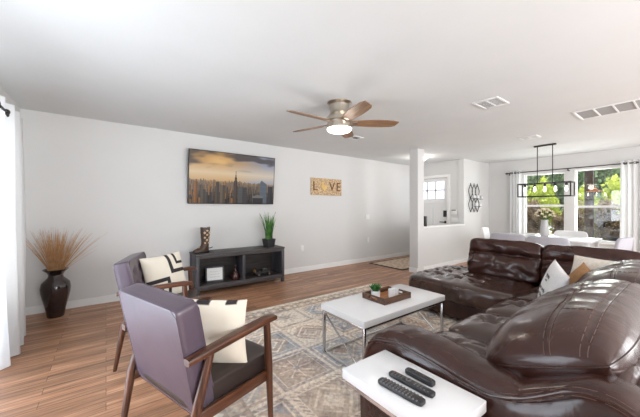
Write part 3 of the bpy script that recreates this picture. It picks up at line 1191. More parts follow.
# far back cushions: a rolled head section over a lumbar section
def far_cushion(y0, y1, h, seed):
    W = y1 - y0
    c = Vector((3.90, (y0 + y1) / 2, 0.645))
    rot = Matrix.Rotation(R_(14), 3, 'Y')

    def fn(g, p):
        fr = max(0.0, -g.x)
        e = 1 - abs(g.y) ** 4
        p.x -= fr * (-0.030 * math.exp(-((g.z - 0.22) / 0.09) ** 2) + 0.028 * math.exp(-((g.z - 0.58) / 0.26) ** 2)
                     + 0.030 * math.exp(-((g.z + 0.35) / 0.4) ** 2)) * (0.35 + 0.65 * e)
        s = math.sin(p.y * 30 + g.z * 9 * (1 if g.y > 0 else -1) + 3 * nz(p.y * 4 + seed, g.z * 2))
        p.x -= fr * (0.013 * s * abs(g.y) ** 0.7 * max(0, 1 - abs(g.z + 0.35)) + wrinkle(p, 0.020, 7, 0, 1, 1.8, seed))
        if g.z > 0:
            p.z += wrinkle(p, 0.008, 8, 1, 1, 0, seed) - 0.015 * abs(g.y) ** 6
        p.y *= 1 + 0.01 * g.z
        return p
    return MB().softbox(c, (0.24, W, h), k=10, fn=fn, rot=rot, nn=(10, 50, 44))


spart('back_cushion', far_cushion(1.055, 1.84, 0.465, 1.7))
spart('back_cushion', far_cushion(0.30, 1.058, 0.455, 6.2))
spart('foot', MB().lathe([(0, 0), (0.025, 0), (0.032, 0.05), (0, 0.05)], (3.2, 2.1, 0.0125), 12), M['black_plastic'])
spart('foot', MB().lathe([(0, 0), (0.025, 0), (0.032, 0.05), (0, 0.05)], (4.0, 2.1, 0), 12), M['black_plastic'])
spart('foot', MB().lathe([(0, 0), (0.025, 0), (0.032, 0.05), (0, 0.05)], (1.2, 0.98, 0.0125), 12), M['black_plastic'])
spart('foot', MB().lathe([(0, 0), (0.025, 0), (0.032, 0.05), (0, 0.05)], (1.2, 0.02, 0), 12), M['black_plastic'])


# ------------------------------------------------------------------ throw pillows
def pillow_fn(w, h, t, sd=0.0, ear=0.06):
    def f(u, v, side):
        a, b = 2 * u - 1, 2 * v - 1
        fa = (1 - abs(a) ** 2.6)
        fb = (1 - abs(b) ** 2.6)
        th = t / 2 * (max(0, fa) ** 0.55) * (max(0, fb) ** 0.55)
        k = 1 - ear * (1 - abs(b) ** 2) * abs(a) ** 3
        k2 = 1 - ear * (1 - abs(a) ** 2) * abs(b) ** 3
        th *= 1 + 0.14 * nz(a * 2 + sd, b * 2, side)
        return Vector((side * (th + 0.0005), a * w / 2 * k, b * h / 2 * k2))
    return f


def pillow(name, label, mtl, w, h, t, loc, rot, colfn=None, sd=0.0, n=28, group=None, back_col=None):
    if colfn and not back_col:
        back_col = lambda u, v: CRM
    """front face looks along local +X, width along Y, height along Z"""
    f = pillow_fn(w, h, t, sd)
    mb = MB()
    mb.grid(n, n, lambda u, v: f(u, v, 1), colfn=colfn)
    mb.grid(n, n, lambda u, v: f(u, v, -1), colfn=back_col)
    bmesh.ops.remove_doubles(mb.bm, verts=mb.bm.verts, dist=0.0015) if not colfn else None
    o = mb.build(name, mtl, None, auto=80)
    o.location = loc
    o.rotation_euler = rot
    return tag(o, label, 'pillow', group)


def basis(xa, za):
    """rotation whose X axis is xa (face) and whose Z axis is close to za (top)"""
    x = Vector(xa).normalized()
    z = Vector(za)
    z = (z - x * z.dot(x)).normalized()
    y = z.cross(x)
    return Matrix((x, y, z)).transposed()


CRM, BLK = (0.74, 0.68, 0.58), (0.035, 0.03, 0.032)


def key_pat(u, v):
    """nested corner brackets in opposite corners"""
    for (a, b) in ((u, v), (1 - u, 1 - v)):
        m = max(a, b)
        if 0.39 < m < 0.47 or 0.22 < m < 0.29:
            return BLK
    return CRM


def band_pat(u, v):
    if v > 0.955 and (0.10 < u < 0.25 or 0.42 < u < 0.60 or 0.78 < u < 0.92):
        return BLK
    return CRM


# ------------------------------------------------------------------ two armchairs
def arm_chair(label, loc, rz):
    t = thing('armchair', label, 'armchair', loc, rz, 'mid-century armchairs by the rug')
    # seat
    def sf(g, p):
        p.z += 0.012 * (1 - g.x ** 2) * (1 - g.y ** 2) * max(0, g.z)
        return p
    MB().softbox((0.0, 0, 0.375), (0.50, 0.57, 0.12), k=9, fn=sf, nn=(14, 14, 8)).build('seat', M['chair_seat'], t)
    # backrest: leather slab leaning back, tufted front
    lean = math.atan2(0.10, 0.50)
    rot = Matrix.Rotation(-lean, 3, 'Y')
    bt = [(yy, zz) for yy in (-0.17, 0.0, 0.17) for zz in (0.04, 0.15)]
    def bf(g, p):
        if g.x > 0:
            p.x += 0.012 * (1 - g.y ** 2) * (1 - g.z ** 2)
            for (yy, zz) in bt:
                r2 = (p.y - yy) ** 2 + (p.z - zz) ** 2
                p.x -= 0.022 * math.exp(-r2 / 0.0009) + 0.006 * math.exp(-r2 / 0.006)
        p.y *= 1 + 0.02 * g.z
        return p
    BC = Vector((-0.240, 0, 0.578))
    bo = MB().softbox(BC, (0.105, 0.585, 0.515), k=34, fn=bf, rot=rot, nn=(6, 40, 36)).build('backrest', M['chair_leather'], t)
    bp_ = MB()
    for (yy, zz) in bt:
        bp_ = MB().lathe([(0, 0.006), (0.009, 0.004), (0.013, 0)], n=12)
        o = bp_.build('button', M['chair_seat'], bo)
        o.matrix_local = Matrix.Translation(BC + rot @ Vector((0.0525 - 0.014, yy, zz))) @ (rot @ Matrix.Rotation(R_(90), 3, 'Y')).to_4x4()
    # piping round the rear panel
    hh, wt, wb_ = 0.2555, 0.293, 0.282
    for xx in (-0.0515, 0.0535):
        loop = [(xx, -wb_, -hh), (xx, wb_, -hh), (xx, wt, hh), (xx, -wt, hh)]
        L2 = []
        for a, b in zip(loop, loop[1:] + loop[:1]):
            for i in range(8):
                L2.append(rot @ (Vector(a).lerp(Vector(b), (i + 0.5) / 8) * 0.993) + BC)
        MB().tube(L2, 0.0035, 6, closed=True).build('piping', M['chair_leather'], bo)
    # wooden side frames
    for s in (-1, 1):
        y = 0.318 * s
        ap = []
        prof = [(-0.305, 0.597), (-0.22, 0.606), (-0.1, 0.617), (0.05, 0.629), (0.16, 0.637), (0.225, 0.632)]
        ar = MB()
        rg_ = []
        for i, (x, z) in enumerate(prof):
            wd_ = (0.022, 0.026, 0.028, 0.029, 0.029, 0.024)[i]
            th = (0.015, 0.017, 0.018, 0.018, 0.018, 0.013)[i]
            ring = []
            for j in range(16):
                a = 2 * PI * j / 16
                ring.append(ar.bm.verts.new((x, y + wd_ * math.copysign(abs(math.cos(a)) ** 0.5, math.cos(a)),
                                             z + th * math.copysign(abs(math.sin(a)) ** 0.5, math.sin(a)))))
            rg_.append(ring)
        for A, B in zip(rg_, rg_[1:]):
            for j in range(16):
                ar.bm.faces.new((A[j], A[(j + 1) % 16], B[(j + 1) % 16], B[j]))
        ar.bm.faces.new(rg_[0])
        ar.bm.faces.new(list(reversed(rg_[-1])))
        ar.build('armrest', M['walnut'], t)
        MB().tube([(0.165, y, 0.625), (0.18, y, 0.40), (0.20, y, 0.0)], [0.019, 0.022, 0.013], 14).build('leg', M['walnut_v'], t)
        MB().tube([(-0.185, y, 0.606), (-0.265, y, 0.34), (-0.325, y * 0.95, 0.0)], [0.018, 0.023, 0.014], 14).build('leg', M['walnut_v'], t)
        MB().bar((-0.26, y * 0.97, 0.318), (0.18, y * 0.97, 0.318), 0.022, 0.055, 0.005).build('side_rail', M['walnut'], t)
    MB().bb(0.17, 0.192, -0.315, 0.315, 0.285, 0.335, 0.005).build('front_rail', M['walnut'], t)
    MB().bb(-0.225, -0.203, -0.315, 0.315, 0.285, 0.335, 0.005).build('rear_rail', M['walnut'], t)
    return t


a1 = (0.466, 1.715, 0.0128)
ch1 = arm_chair('plum-brown leather armchair with walnut arms, nearest, its back to us', a1, R_(18))
ch2 = dup(ch1, (0.450, 2.925, 0.0128), R_(-16), 'plum-brown leather armchair with walnut arms, farther one nearer the console')
# square throw pillows on them
def on_chair(loc, rz, off, face, up):
    r = rotz(rz)
    b = r @ basis(face, up)
    return Vector(loc) + r @ Vector(off), b.to_euler()


l_, e_ = on_chair(a1, R_(18), (-0.075, -0.105, 0.600), (0.82, 0.55, 0.12), (-0.12, -0.11, 1))
pillow('throw_pillow', 'cream throw pillow with a few black marks on top, on the nearest armchair', M['pattern_fabric'], 0.45, 0.37, 0.14, l_, e_, band_pat, 2.0, 60, None, band_pat)
l_, e_ = on_chair((0.450, 2.925, 0.0128), R_(-16), (-0.03, 0.105, 0.618), (0.72, -0.70, 0.30), (-0.25, 0.2, 1))
pillow('throw_pillow', 'cream throw pillow with black corner brackets, on the farther armchair', M['pattern_fabric'], 0.42, 0.42, 0.14, l_, e_, key_pat, 5.0, 96)

# pillows on the sofa
face = (-0.475, 0.841, 0.261)
upv = (-0.232, -0.126, 1.367)
b_ = basis(face, upv)
pw = pillow('throw_pillow', 'white throw pillow with lines of small black lettering, tilted on the sofa', M['white_fabric'], 0.40, 0.41, 0.11, (3.00, 0.755, 0.595), b_.to_euler(), None, 1.0, 26)
def on_pillow(par, body, size, y, z, x):
    mtx = Matrix.Translation((x, y, z)) @ Matrix(((0, 0, 1), (1, 0, 0), (0, 1, 0))).to_4x4()
    text_mesh('lettering', body, size, M['ink'], par, mtx)


on_pillow(pw, 'you', 0.055, -0.02, 0.095, 0.055)
on_pillow(pw, 'are', 0.030, -0.02, 0.055, 0.057)
on_pillow(pw, 'the only', 0.048, -0.03, -0.03, 0.058)
on_pillow(pw, 'one for me', 0.044, -0.02, -0.085, 0.054)
pillow('throw_pillow', 'tan throw pillow just behind the lettered white pillow on the sofa', M['tan_fabric'], 0.42, 0.36, 0.12, (3.19, 0.60, 0.560), basis((-0.75, 0.45, 0.35), (-0.1, -0.6, 0.85)).to_euler(), None, 3.0, 26)
pillow('throw_pillow', 'ivory plush pillow rearmost of those in the sofa corner', M['fluffy'], 0.46, 0.40, 0.13, (3.40, 0.535, 0.650), basis((-0.85, 0.30, 0.40), (0.30, -0.10, 0.95)).to_euler(), None, 7.0, 26)

# ------------------------------------------------------------------ coffee table and what stands on it
ct = thing('coffee_table', 'white-topped coffee table with a chrome frame on the rug', 'coffee table', (2.05, 1.735, 0.012))
TX, TY = 0.545, 0.262
MB().bb(-TX, TX, -TY, TY, 0.380, 0.430, 0.003).build('tabletop', M['white'], ct)
q = 0.022
for sx in (-1, 1):
    for sy in (-1, 1):
        MB().box((sx * (TX - 0.02), sy * (TY - 0.02), 0.1915), (q, q, 0.375), None, 0.002).build('leg', M['chrome'], ct)
    MB().bar((sx * (TX - 0.02), TY - 0.032, 0.352), (sx * (TX - 0.02), -TY + 0.032, 0.02), 0.012, 0.012, 0.002).build('diagonal_brace', M['chrome'], ct)
    MB().box((sx * (TX - 0.02), 0, 0.011), (q, 2 * TY - 0.062, q), None, 0.002).build('base_rail', M['chrome'], ct)
    MB().box((sx * (TX - 0.02), 0, 0.367), (q, 2 * TY - 0.062, q), None, 0.002).build('top_rail', M['chrome'], ct)
for sy in (-1, 1):
    MB().box((0, sy * (TY - 0.02), 0.011), (2 * TX - 0.062, q, q), None, 0.002).build('base_rail', M['chrome'], ct)
    MB().box((0, sy * (TY - 0.02), 0.367), (2 * TX - 0.062, q, q), None, 0.002).build('top_rail', M['chrome'], ct)

TT = 0.4422
tr = thing('serving_tray', 'rustic brown wooden tray on the coffee table', 'tray', (2.085, 1.755, TT))
tw, td = 0.168, 0.120
MB().bb(-tw, tw, -td, td, 0.0, 0.012).build('tray_bottom', M['tray_floor'], tr, smooth=False)
MB().bb(-tw, tw, -td - 0.014, -td, 0, 0.052, 0.002).build('side_board', M['tray_wood'], tr)
MB().bb(-tw, tw, td, td + 0.014, 0, 0.052, 0.002).build('side_board', M['tray_wood'], tr)
for s in (-1, 1):
    e = MB()
    x0, x1 = sorted((s * tw, s * (tw + 0.014)))
    e.bb(x0, x1, -td - 0.014, td + 0.014, 0, 0.018).bb(x0, x1, -td - 0.014, td + 0.014, 0.040, 0.052)
    e.bb(x0, x1, -td - 0.014, -0.05, 0.018, 0.040).bb(x0, x1, 0.05, td + 0.014, 0.018, 0.040)
    e.build('handle_board', M['tray_wood'], tr, smooth=False)


def lathe_obj(name, prof, mtl, par=None, loc=None, n=28, sy=1.0):
    return MB().lathe(prof, (0, 0, 0), n, 0, sy).build(name, mtl, par, loc=loc)


sp = thing('potted_succulent', 'small green succulent in a white round pot on the tray', 'plant', (1.985, 1.80, TT + 0.0125))
lathe_obj('pot', [(0, 0), (0.034, 0), (0.040, 0.008), (0.041, 0.062), (0.037, 0.062), (0.035, 0.05), (0, 0.05)], M['white'], sp)
lathe_obj('soil', [(0, 0.054), (0.0345, 0.052), (0.0345, 0.048), (0, 0.048)], M['soil'], sp)
rd = random.Random(3)
sl = MB()
for i in range(40):
    a = i * 2.4
    inc = 0.15 + 0.85 * (i / 40)
    L_ = 0.045 + 0.03 * rd.random()
    d = Vector((math.cos(a) * math.sin(inc), math.sin(a) * math.sin(inc), math.cos(inc)))
    s0 = Vector((math.cos(a) * 0.006, math.sin(a) * 0.006, 0.054))
    p1 = s0 + d * L_ * 0.5
    p2 = s0 + d * L_ + Vector((0, 0, 0.014))
    sl.tube([s0, p1, p2], [0.004, 0.0075, 0.001], 6)
sl.build('leaves', M['succulent'], sp)
# two white cups lying / standing in the tray
c1 = thing('mug', 'white mug standing in the tray beside the succulent', 'mug', (2.10, 1.705, TT + 0.0125))
lathe_obj('mug_body', [(0, 0), (0.028, 0), (0.034, 0.01), (0.034, 0.074), (0.030, 0.074), (0.029, 0.012), (0, 0.010)], M['white'], c1)
MB().tube([(0.033, 0, 0.06), (0.055, 0, 0.055), (0.058, 0, 0.035), (0.050, 0, 0.02), (0.033, 0, 0.016)], 0.005, 8).build('handle', M['white'], c1)
c2 = thing('mug', 'white mug standing in the tray, farther right with a ring handle', 'mug', (2.18, 1.735, TT + 0.0125), R_(120))
lathe_obj('mug_body', [(0, 0), (0.028, 0), (0.034, 0.01), (0.034, 0.064), (0.030, 0.064), (0.029, 0.012), (0, 0.010)], M['white'], c2)
MB().tube([(0.033, 0, 0.055), (0.052, 0, 0.055), (0.058, 0, 0.036), (0.050, 0, 0.02), (0.033, 0, 0.018)], 0.005, 8).build('handle', M['white'], c2)

# ------------------------------------------------------------------ side table with the remotes
st = thing('side_table', 'small white-topped table with chrome frame beside the sofa arm', 'side table', (0.925, 0.675, 0))
MB().bb(-0.135, 0.135, -0.226, 0.226, 0.562, 0.602, 0.003).build('tabletop', M['white'], st)
MB().bb(-0.122, 0.122, -0.21, -0.19, 0.542, 0.562).bb(-0.122, 0.122, 0.19, 0.21, 0.542, 0.562).bb(-0.128, -0.108, -0.21, 0.21, 0.542, 0.562).bb(0.108, 0.128, -0.21, 0.21, 0.542, 0.562).build('frame', M['chrome'], st, smooth=False)
for yy in (-0.205, -0.12):
    MB().box((0.118, yy, 0.281), (0.02, 0.02, 0.562), None, 0.002).build('leg', M['chrome'], st)
MB().bb(-0.128, 0.128, -0.215, -0.195, 0.0, 0.02, 0.002).bb(-0.128, 0.128, -0.13, -0.11, 0.0, 0.02, 0.002).build('foot', M['chrome'], st, smooth=False)

ZT = 0.6025


def remote(label, p0, p1, w, h, rows, cols, grey=True, red=True, ring=False, fat=False):
    p0, p1 = Vector(p0), Vector(p1)
    L_ = (p1 - p0).length
    t = thing('remote_control', label, 'remote control', ((p0.x + p1.x) / 2, (p0.y + p1.y) / 2, ZT), math.atan2(p1.y - p0.y, p1.x - p0.x), 'remotes on the side table')
    def fn(g, p):
        p.z += 0.0 if g.z < 0 else 0.002 * (1 - g.y ** 2)
        if not fat and g.x > 0.4 and g.z > 0:
            p.z += 0.003 * (g.x - 0.4)
        return p
    b = MB().softbox((0, 0, h / 2), (L_, w, h), k=7, fn=fn, nn=(24, 12, 8)).build('remote_body', M['black_plastic'], t)
    zz = h * 1.0
    if rows:
        for i in range(rows):
            for j in range(cols):
                x = -L_ * 0.40 + i * (L_ * 0.80 / (rows - 1))
                if ring and 0.30 < i / (rows - 1) < 0.55:
                    continue
                y = (j - (cols - 1) / 2) * w * 0.27
                m_ = M['red_button'] if (red and i == 0 and j == cols - 1) else M['grey_button']
                MB().box((x, y, zz + 0.0012), (L_ * 0.034, w * 0.15, 0.0024), None, 0.0006).build('key', m_, t)
    if ring:
        MB().lathe([(w * 0.19, 0.0), (w * 0.30, 0.0), (w * 0.30, 0.004), (w * 0.19, 0.004), (w * 0.19, 0.0)], (-L_ * 0.05, 0, zz + 0.0005), 24).build('control_ring', M['grey_button'], t)
    return t


remote('long black remote with many small grey keys, lowest of the three remotes', (0.845, 0.745), (0.860, 0.563), 0.038, 0.015, 12, 4, red=False)
remote('long black remote with a control ring, middle one of the three remotes', (0.915, 0.752), (0.926, 0.566), 0.034, 0.015, 12, 3, ring=True)
remote('short thick black remote, nearest the sofa arm of the three remotes', (0.980, 0.722), (0.982, 0.600), 0.030, 0.020, 4, 1, red=False, fat=True)

# ------------------------------------------------------------------ media console
CX0, CX1, CY0, CY1, CH = 1.035, 2.50, 4.365, 4.775, 0.60
mc = thing('media_console', 'charcoal grey wood media console with two open shelves under the television', 'console', ((CX0 + CX1) / 2, (CY0 + CY1) / 2, 0))
W2, D2 = (CX1 - CX0) / 2, (CY1 - CY0) / 2
MB().bb(-W2, W2, -D2, D2, CH - 0.028, CH, 0.004).build('top', M['grey_wood'], mc)
for s in (-1, 1):
    x = s * (W2 - 0.03)
    for yy in (-D2 + 0.035, D2 - 0.035):
        MB().box((x, yy, 0.286), (0.05, 0.05, 0.572), None, 0.003).build('leg', M['grey_wood_v'], mc)
    MB().box((x, 0, 0.325), (0.024, 2 * D2 - 0.12, 0.47), None).build('side_panel', M['grey_wood_v'], mc, smooth=False)
MB().box((0, 0.0, 0.335), (0.045, 2 * D2 - 0.05, 0.46), None, 0.002).build('divider', M['grey_wood_v'], mc)
MB().bb(-W2 + 0.055, W2 - 0.055, -D2 + 0.02, D2 - 0.03, 0.105, 0.130, 0.002).build('bottom_shelf', M['grey_wood'], mc)
MB().bb(-W2 + 0.055, W2 - 0.055, -D2 + 0.012, -D2 + 0.035, 0.065, 0.135, 0.003).build('apron', M['grey_wood'], mc)
MB().bb(-W2 + 0.055, W2 - 0.055, -D2 + 0.012, -D2 + 0.035, 0.53, 0.572, 0.003).build('top_rail', M['grey_wood'], mc)
MB().bb(-W2 + 0.055, W2 - 0.055, D2 - 0.03, D2 - 0.02, 0.09, 0.572).build('back_panel', M['dark_wood'], mc, smooth=False)

# boot ornament
bo = thing('boot_ornament', 'dark brown and tan cowboy boot ornament on the left end of the console', 'ornament', (1.20, 4.55, CH), R_(195))
bo.scale = (1.25, 1.5, 1.06)
rings = []
# (z, centre x, half length, half width)
prof = [(0.0, 0.045, 0.095, 0.034), (0.02, 0.048, 0.105, 0.037), (0.045, 0.040, 0.098, 0.037), (0.07, 0.015, 0.070, 0.036), (0.10, -0.005, 0.050, 0.035),
        (0.14, -0.012, 0.046, 0.036), (0.20, -0.012, 0.050, 0.038), (0.27, -0.012, 0.055, 0.041), (0.335, -0.012, 0.058, 0.043), (0.345, -0.012, 0.056, 0.041)]
bm_ = MB()
for (z, cx, hl, hw_) in prof:
    rings.append([bm_.bm.verts.new((cx + hl * math.cos(2 * PI * j / 24), hw_ * math.sin(2 * PI * j / 24) * (1 - 0.25 * max(0, math.cos(2 * PI * j / 24)) ** 2 * (z < 0.06)),
                                    z + 0.022 * (z > 0.33) * abs(math.cos(2 * PI * j / 24)) ** 2 + (0.022 if z == 0.0 else 0.0))) for j in range(24)])
for A, B in zip(rings, rings[1:]):
    for j in range(24):
        bm_.bm.faces.new((A[j], A[(j + 1) % 24], B[(j + 1) % 24], B[j]))
bm_.bm.faces.new(list(reversed(rings[0])))
bm_.bm.faces.new(rings[-1])
bm_.build('boot_shaft', M['boot_brown'], bo)
MB().lathe([(0, 0), (0.030, 0), (0.034, 0.024), (0, 0.024)], (-0.030, 0, 0), 16).build('heel', M['black_plastic'], bo)
MB().softbox((0.06, 0, 0.012), (0.18, 0.07, 0.018), k=3, nn=(12, 8, 4)).build('sole', M['black_plastic'], bo)
MB().tube([(-0.045, -0.03, 0.06), (-0.08, 0, 0.055), (-0.045, 0.03, 0.06)], 0.005, 6).tube([(-0.078, 0, 0.055), (-0.11, 0, 0.065)], 0.006, 6).build('spur', M['black_metal'], bo)
for s in (-1, 1):
    for (x, z, w) in ((-0.012, 0.315, 0.018), (-0.040, 0.285, 0.018), (0.016, 0.285, 0.018), (-0.012, 0.255, 0.016), (-0.038, 0.215, 0.016), (0.014, 0.215, 0.016), (-0.012, 0.18, 0.018), (-0.034, 0.14, 0.014), (0.012, 0.14, 0.014), (0.06, 0.062, 0.026), (0.02, 0.075, 0.018)):
        hw_ = 0.0405 if z > 0.25 else 0.038
        if z < 0.1:
            hw_ = 0.034
        MB().lathe([(0, 0.006), (w * 0.7, 0.004), (w, -0.002), (0, -0.004)], (0, 0, 0), 10).build('inlay', M['boot_tan'], bo, loc=(x, s * (hw_ * math.sqrt(max(0.1, 1 - ((x + 0.012) / 0.06) ** 2))), z), rot=(R_(-90 * s), 0, 0))

# spiky plant in black square pot
gp = thing('potted_grass', 'tall spiky green grass plant in a square black pot on the console', 'plant', (2.29, 4.56, CH), R_(8))
pb = MB()
for (z0, z1, h0, h1) in ((0, 0.14, 0.068, 0.085),):
    A = [(-h0, -h0, z0), (h0, -h0, z0), (h0, h0, z0), (-h0, h0, z0), (-h1, -h1, z1), (h1, -h1, z1), (h1, h1, z1), (-h1, h1, z1)]
    i_ = h1 - 0.012
    A += [(-i_, -i_, z1), (i_, -i_, z1), (i_, i_, z1), (-i_, i_, z1), (-i_, -i_, z1 - 0.02), (i_, -i_, z1 - 0.02), (i_, i_, z1 - 0.02), (-i_, i_, z1 - 0.02)]
    pb._new(A, [(3, 2, 1, 0), (0, 1, 5, 4), (1, 2, 6, 5), (2, 3, 7, 6), (3, 0, 4, 7), (4, 5, 9, 8), (5, 6, 10, 9), (6, 7, 11, 10), (7, 4, 8, 11),
                (8, 9, 13, 12), (9, 10, 14, 13), (10, 11, 15, 14), (11, 8, 12, 15), (12, 13, 14, 15)])
pb.build('pot', M['pot_black'], gp, smooth=False)
rd = random.Random(5)
gb = MB()
for i in range(90):
    a, r = rd.uniform(0, 6.28), rd.uniform(0, 0.06)
    x, y = r * math.cos(a), r * math.sin(a)
    H_ = rd.uniform(0.24, 0.50) * (1 if i > 8 else 0.8)
    lean = rd.uniform(0.0, 0.30) * (0.4 + r / 0.055)
    d = Vector((math.cos(a), math.sin(a), 0))
    s = Vector((-math.sin(a + 0.6), math.cos(a + 0.6), 0))
    pts = []
    for k in range(6):
        f = k / 5
        pts.append(Vector((x, y, 0.12)) + d * lean * H_ * f * f + Vector((0, 0, H_ * f)))
    vs_ = []
    for k, p in enumerate(pts):
        w = 0.0085 * (1 - (k / 5) ** 1.6) + 0.0008
        vs_ += [p - s * w, p + d * 0.003, p + s * w]
    gb._new(vs_, [f for k in range(5) for f in ((3 * k, 3 * k + 1, 3 * k + 4, 3 * k + 3), (3 * k + 1, 3 * k + 2, 3 * k + 5, 3 * k + 4))])
gb.build('leaves', M['blade_green'], gp)

# shelf things
SH = 0.1305
pf = thing('picture_frame', 'small white picture in a dark frame leaning in the left console shelf', 'picture frame', (1.355, 4.535, SH + 0.002), R_(-12))
tilt = Matrix.Rotation(R_(-14), 3, 'X')
fw_, fh_ = 0.275, 0.235
f_ = MB()
for (x, z, sx, sz) in ((0, 0.012, fw_, 0.024), (0, fh_ - 0.012, fw_, 0.024), (-fw_ / 2 + 0.012, fh_ / 2, 0.024, fh_), (fw_ / 2 - 0.012, fh_ / 2, 0.024, fh_)):
    f_.box(tilt @ Vector((x, 0, z)), (sx, 0.018, sz), tilt, 0.002)
f_.build('frame', M['black_plastic'], pf)
MB().box(tilt @ Vector((0, -0.002, fh_ / 2)), (fw_ - 0.03, 0.012, fh_ - 0.03), tilt).build('print', M['paper'], pf, smooth=False)
for k in range(3):
    wv = MB().tube([tilt @ Vector((-0.07 + 0.014 * i, -0.0085, 0.155 - 0.04 * k + 0.008 * math.sin(i * 2.1 + k))) for i in range(11)], 0.0016, 5)
    wv.build('lettering', M['ink_soft'], pf)
MB().box((0, 0.075, 0.085), (0.04, 0.006, 0.17), Matrix.Rotation(R_(22), 3, 'X'), 0.001).build('easel_leg', M['black_plastic'], pf)

dc = thing('decanter', 'dark red glazed bottle with a thin neck in the left console shelf', 'bottle', (1.666, 4.50, SH))
lathe_obj('body', [(0, 0), (0.05, 0), (0.060, 0.02), (0.064, 0.055), (0.052, 0.095), (0.026, 0.125), (0.014, 0.16), (0.013, 0.195), (0.018, 0.20), (0, 0.20)], M['decor_red'], dc)
lathe_obj('stopper', [(0, 0.20), (0.012, 0.20), (0.018, 0.215), (0.010, 0.235), (0.003, 0.255), (0, 0.255)], M['black_plastic'], dc)
lathe_obj('collar', [(0.014, 0.12), (0.030, 0.115), (0.032, 0.125), (0.016, 0.13)], M['gold_metal'], dc)

tcx = thing('model_wagon', 'small black model vehicle with a brass wheel in the right console shelf', 'model', (2.135, 4.50, SH), R_(4))
MB().softbox((0.0, 0, 0.052), (0.30, 0.11, 0.05), k=6, nn=(14, 8, 6)).softbox((0.05, 0, 0.085), (0.15, 0.10, 0.045), k=6, nn=(10, 8, 6)).build('body', M['black_plastic'], tcx)
for x in (-0.10, 0.10):
    for y in (-0.058, 0.058):
        w = MB().lathe([(0, -0.008), (0.028, -0.008), (0.030, 0), (0.028, 0.008), (0, 0.008)], (0, 0, 0), 18)
        w.build('wheel', M['black_metal'], tcx, loc=(x, y, 0.0302), rot=(R_(90), 0, 0))
        MB().lathe([(0, -0.011), (0.012, -0.011), (0.012, 0.011), (0, 0.011)], (0, 0, 0), 12).build('hub', M['chrome'], tcx, loc=(x, y, 0.0302), rot=(R_(90), 0, 0))
MB().lathe([(0.020, -0.006), (0.038, -0.006), (0.038, 0.006), (0.020, 0.006), (0.020, -0.006)], (0, 0, 0), 20).build('spare_wheel', M['gold_metal'], tcx, loc=(-0.150, 0, 0.095), rot=(0, R_(78), 0))
MB().box((0.03, -0.03, 0.110), (0.07, 0.03, 0.006), None, 0.001).build('windscreen', M['chrome'], tcx)
MB().tube([(-0.13, 0, 0.075), (-0.145, 0, 0.09)], 0.006, 6).build('wheel_mount', M['black_metal'], tcx)

# ------------------------------------------------------------------ television
TWW, THH = 1.475, 0.85
tv = thing('television', 'wide flat television on the wall showing a city skyline at dusk', 'television', (1.748, 4.765, 1.345))
tl = Matrix.Rotation(R_(5.0), 3, 'X')
MB().box(tl @ Vector((0, 0.02, THH / 2)), (TWW, 0.035, THH), tl, 0.003).build('casing', M['black_plastic'], tv)
MB().bb(-0.2, 0.2, 0.012, 0.058, 0.30, 0.50).build('wall_mount', M['black_metal'], tv, smooth=False)


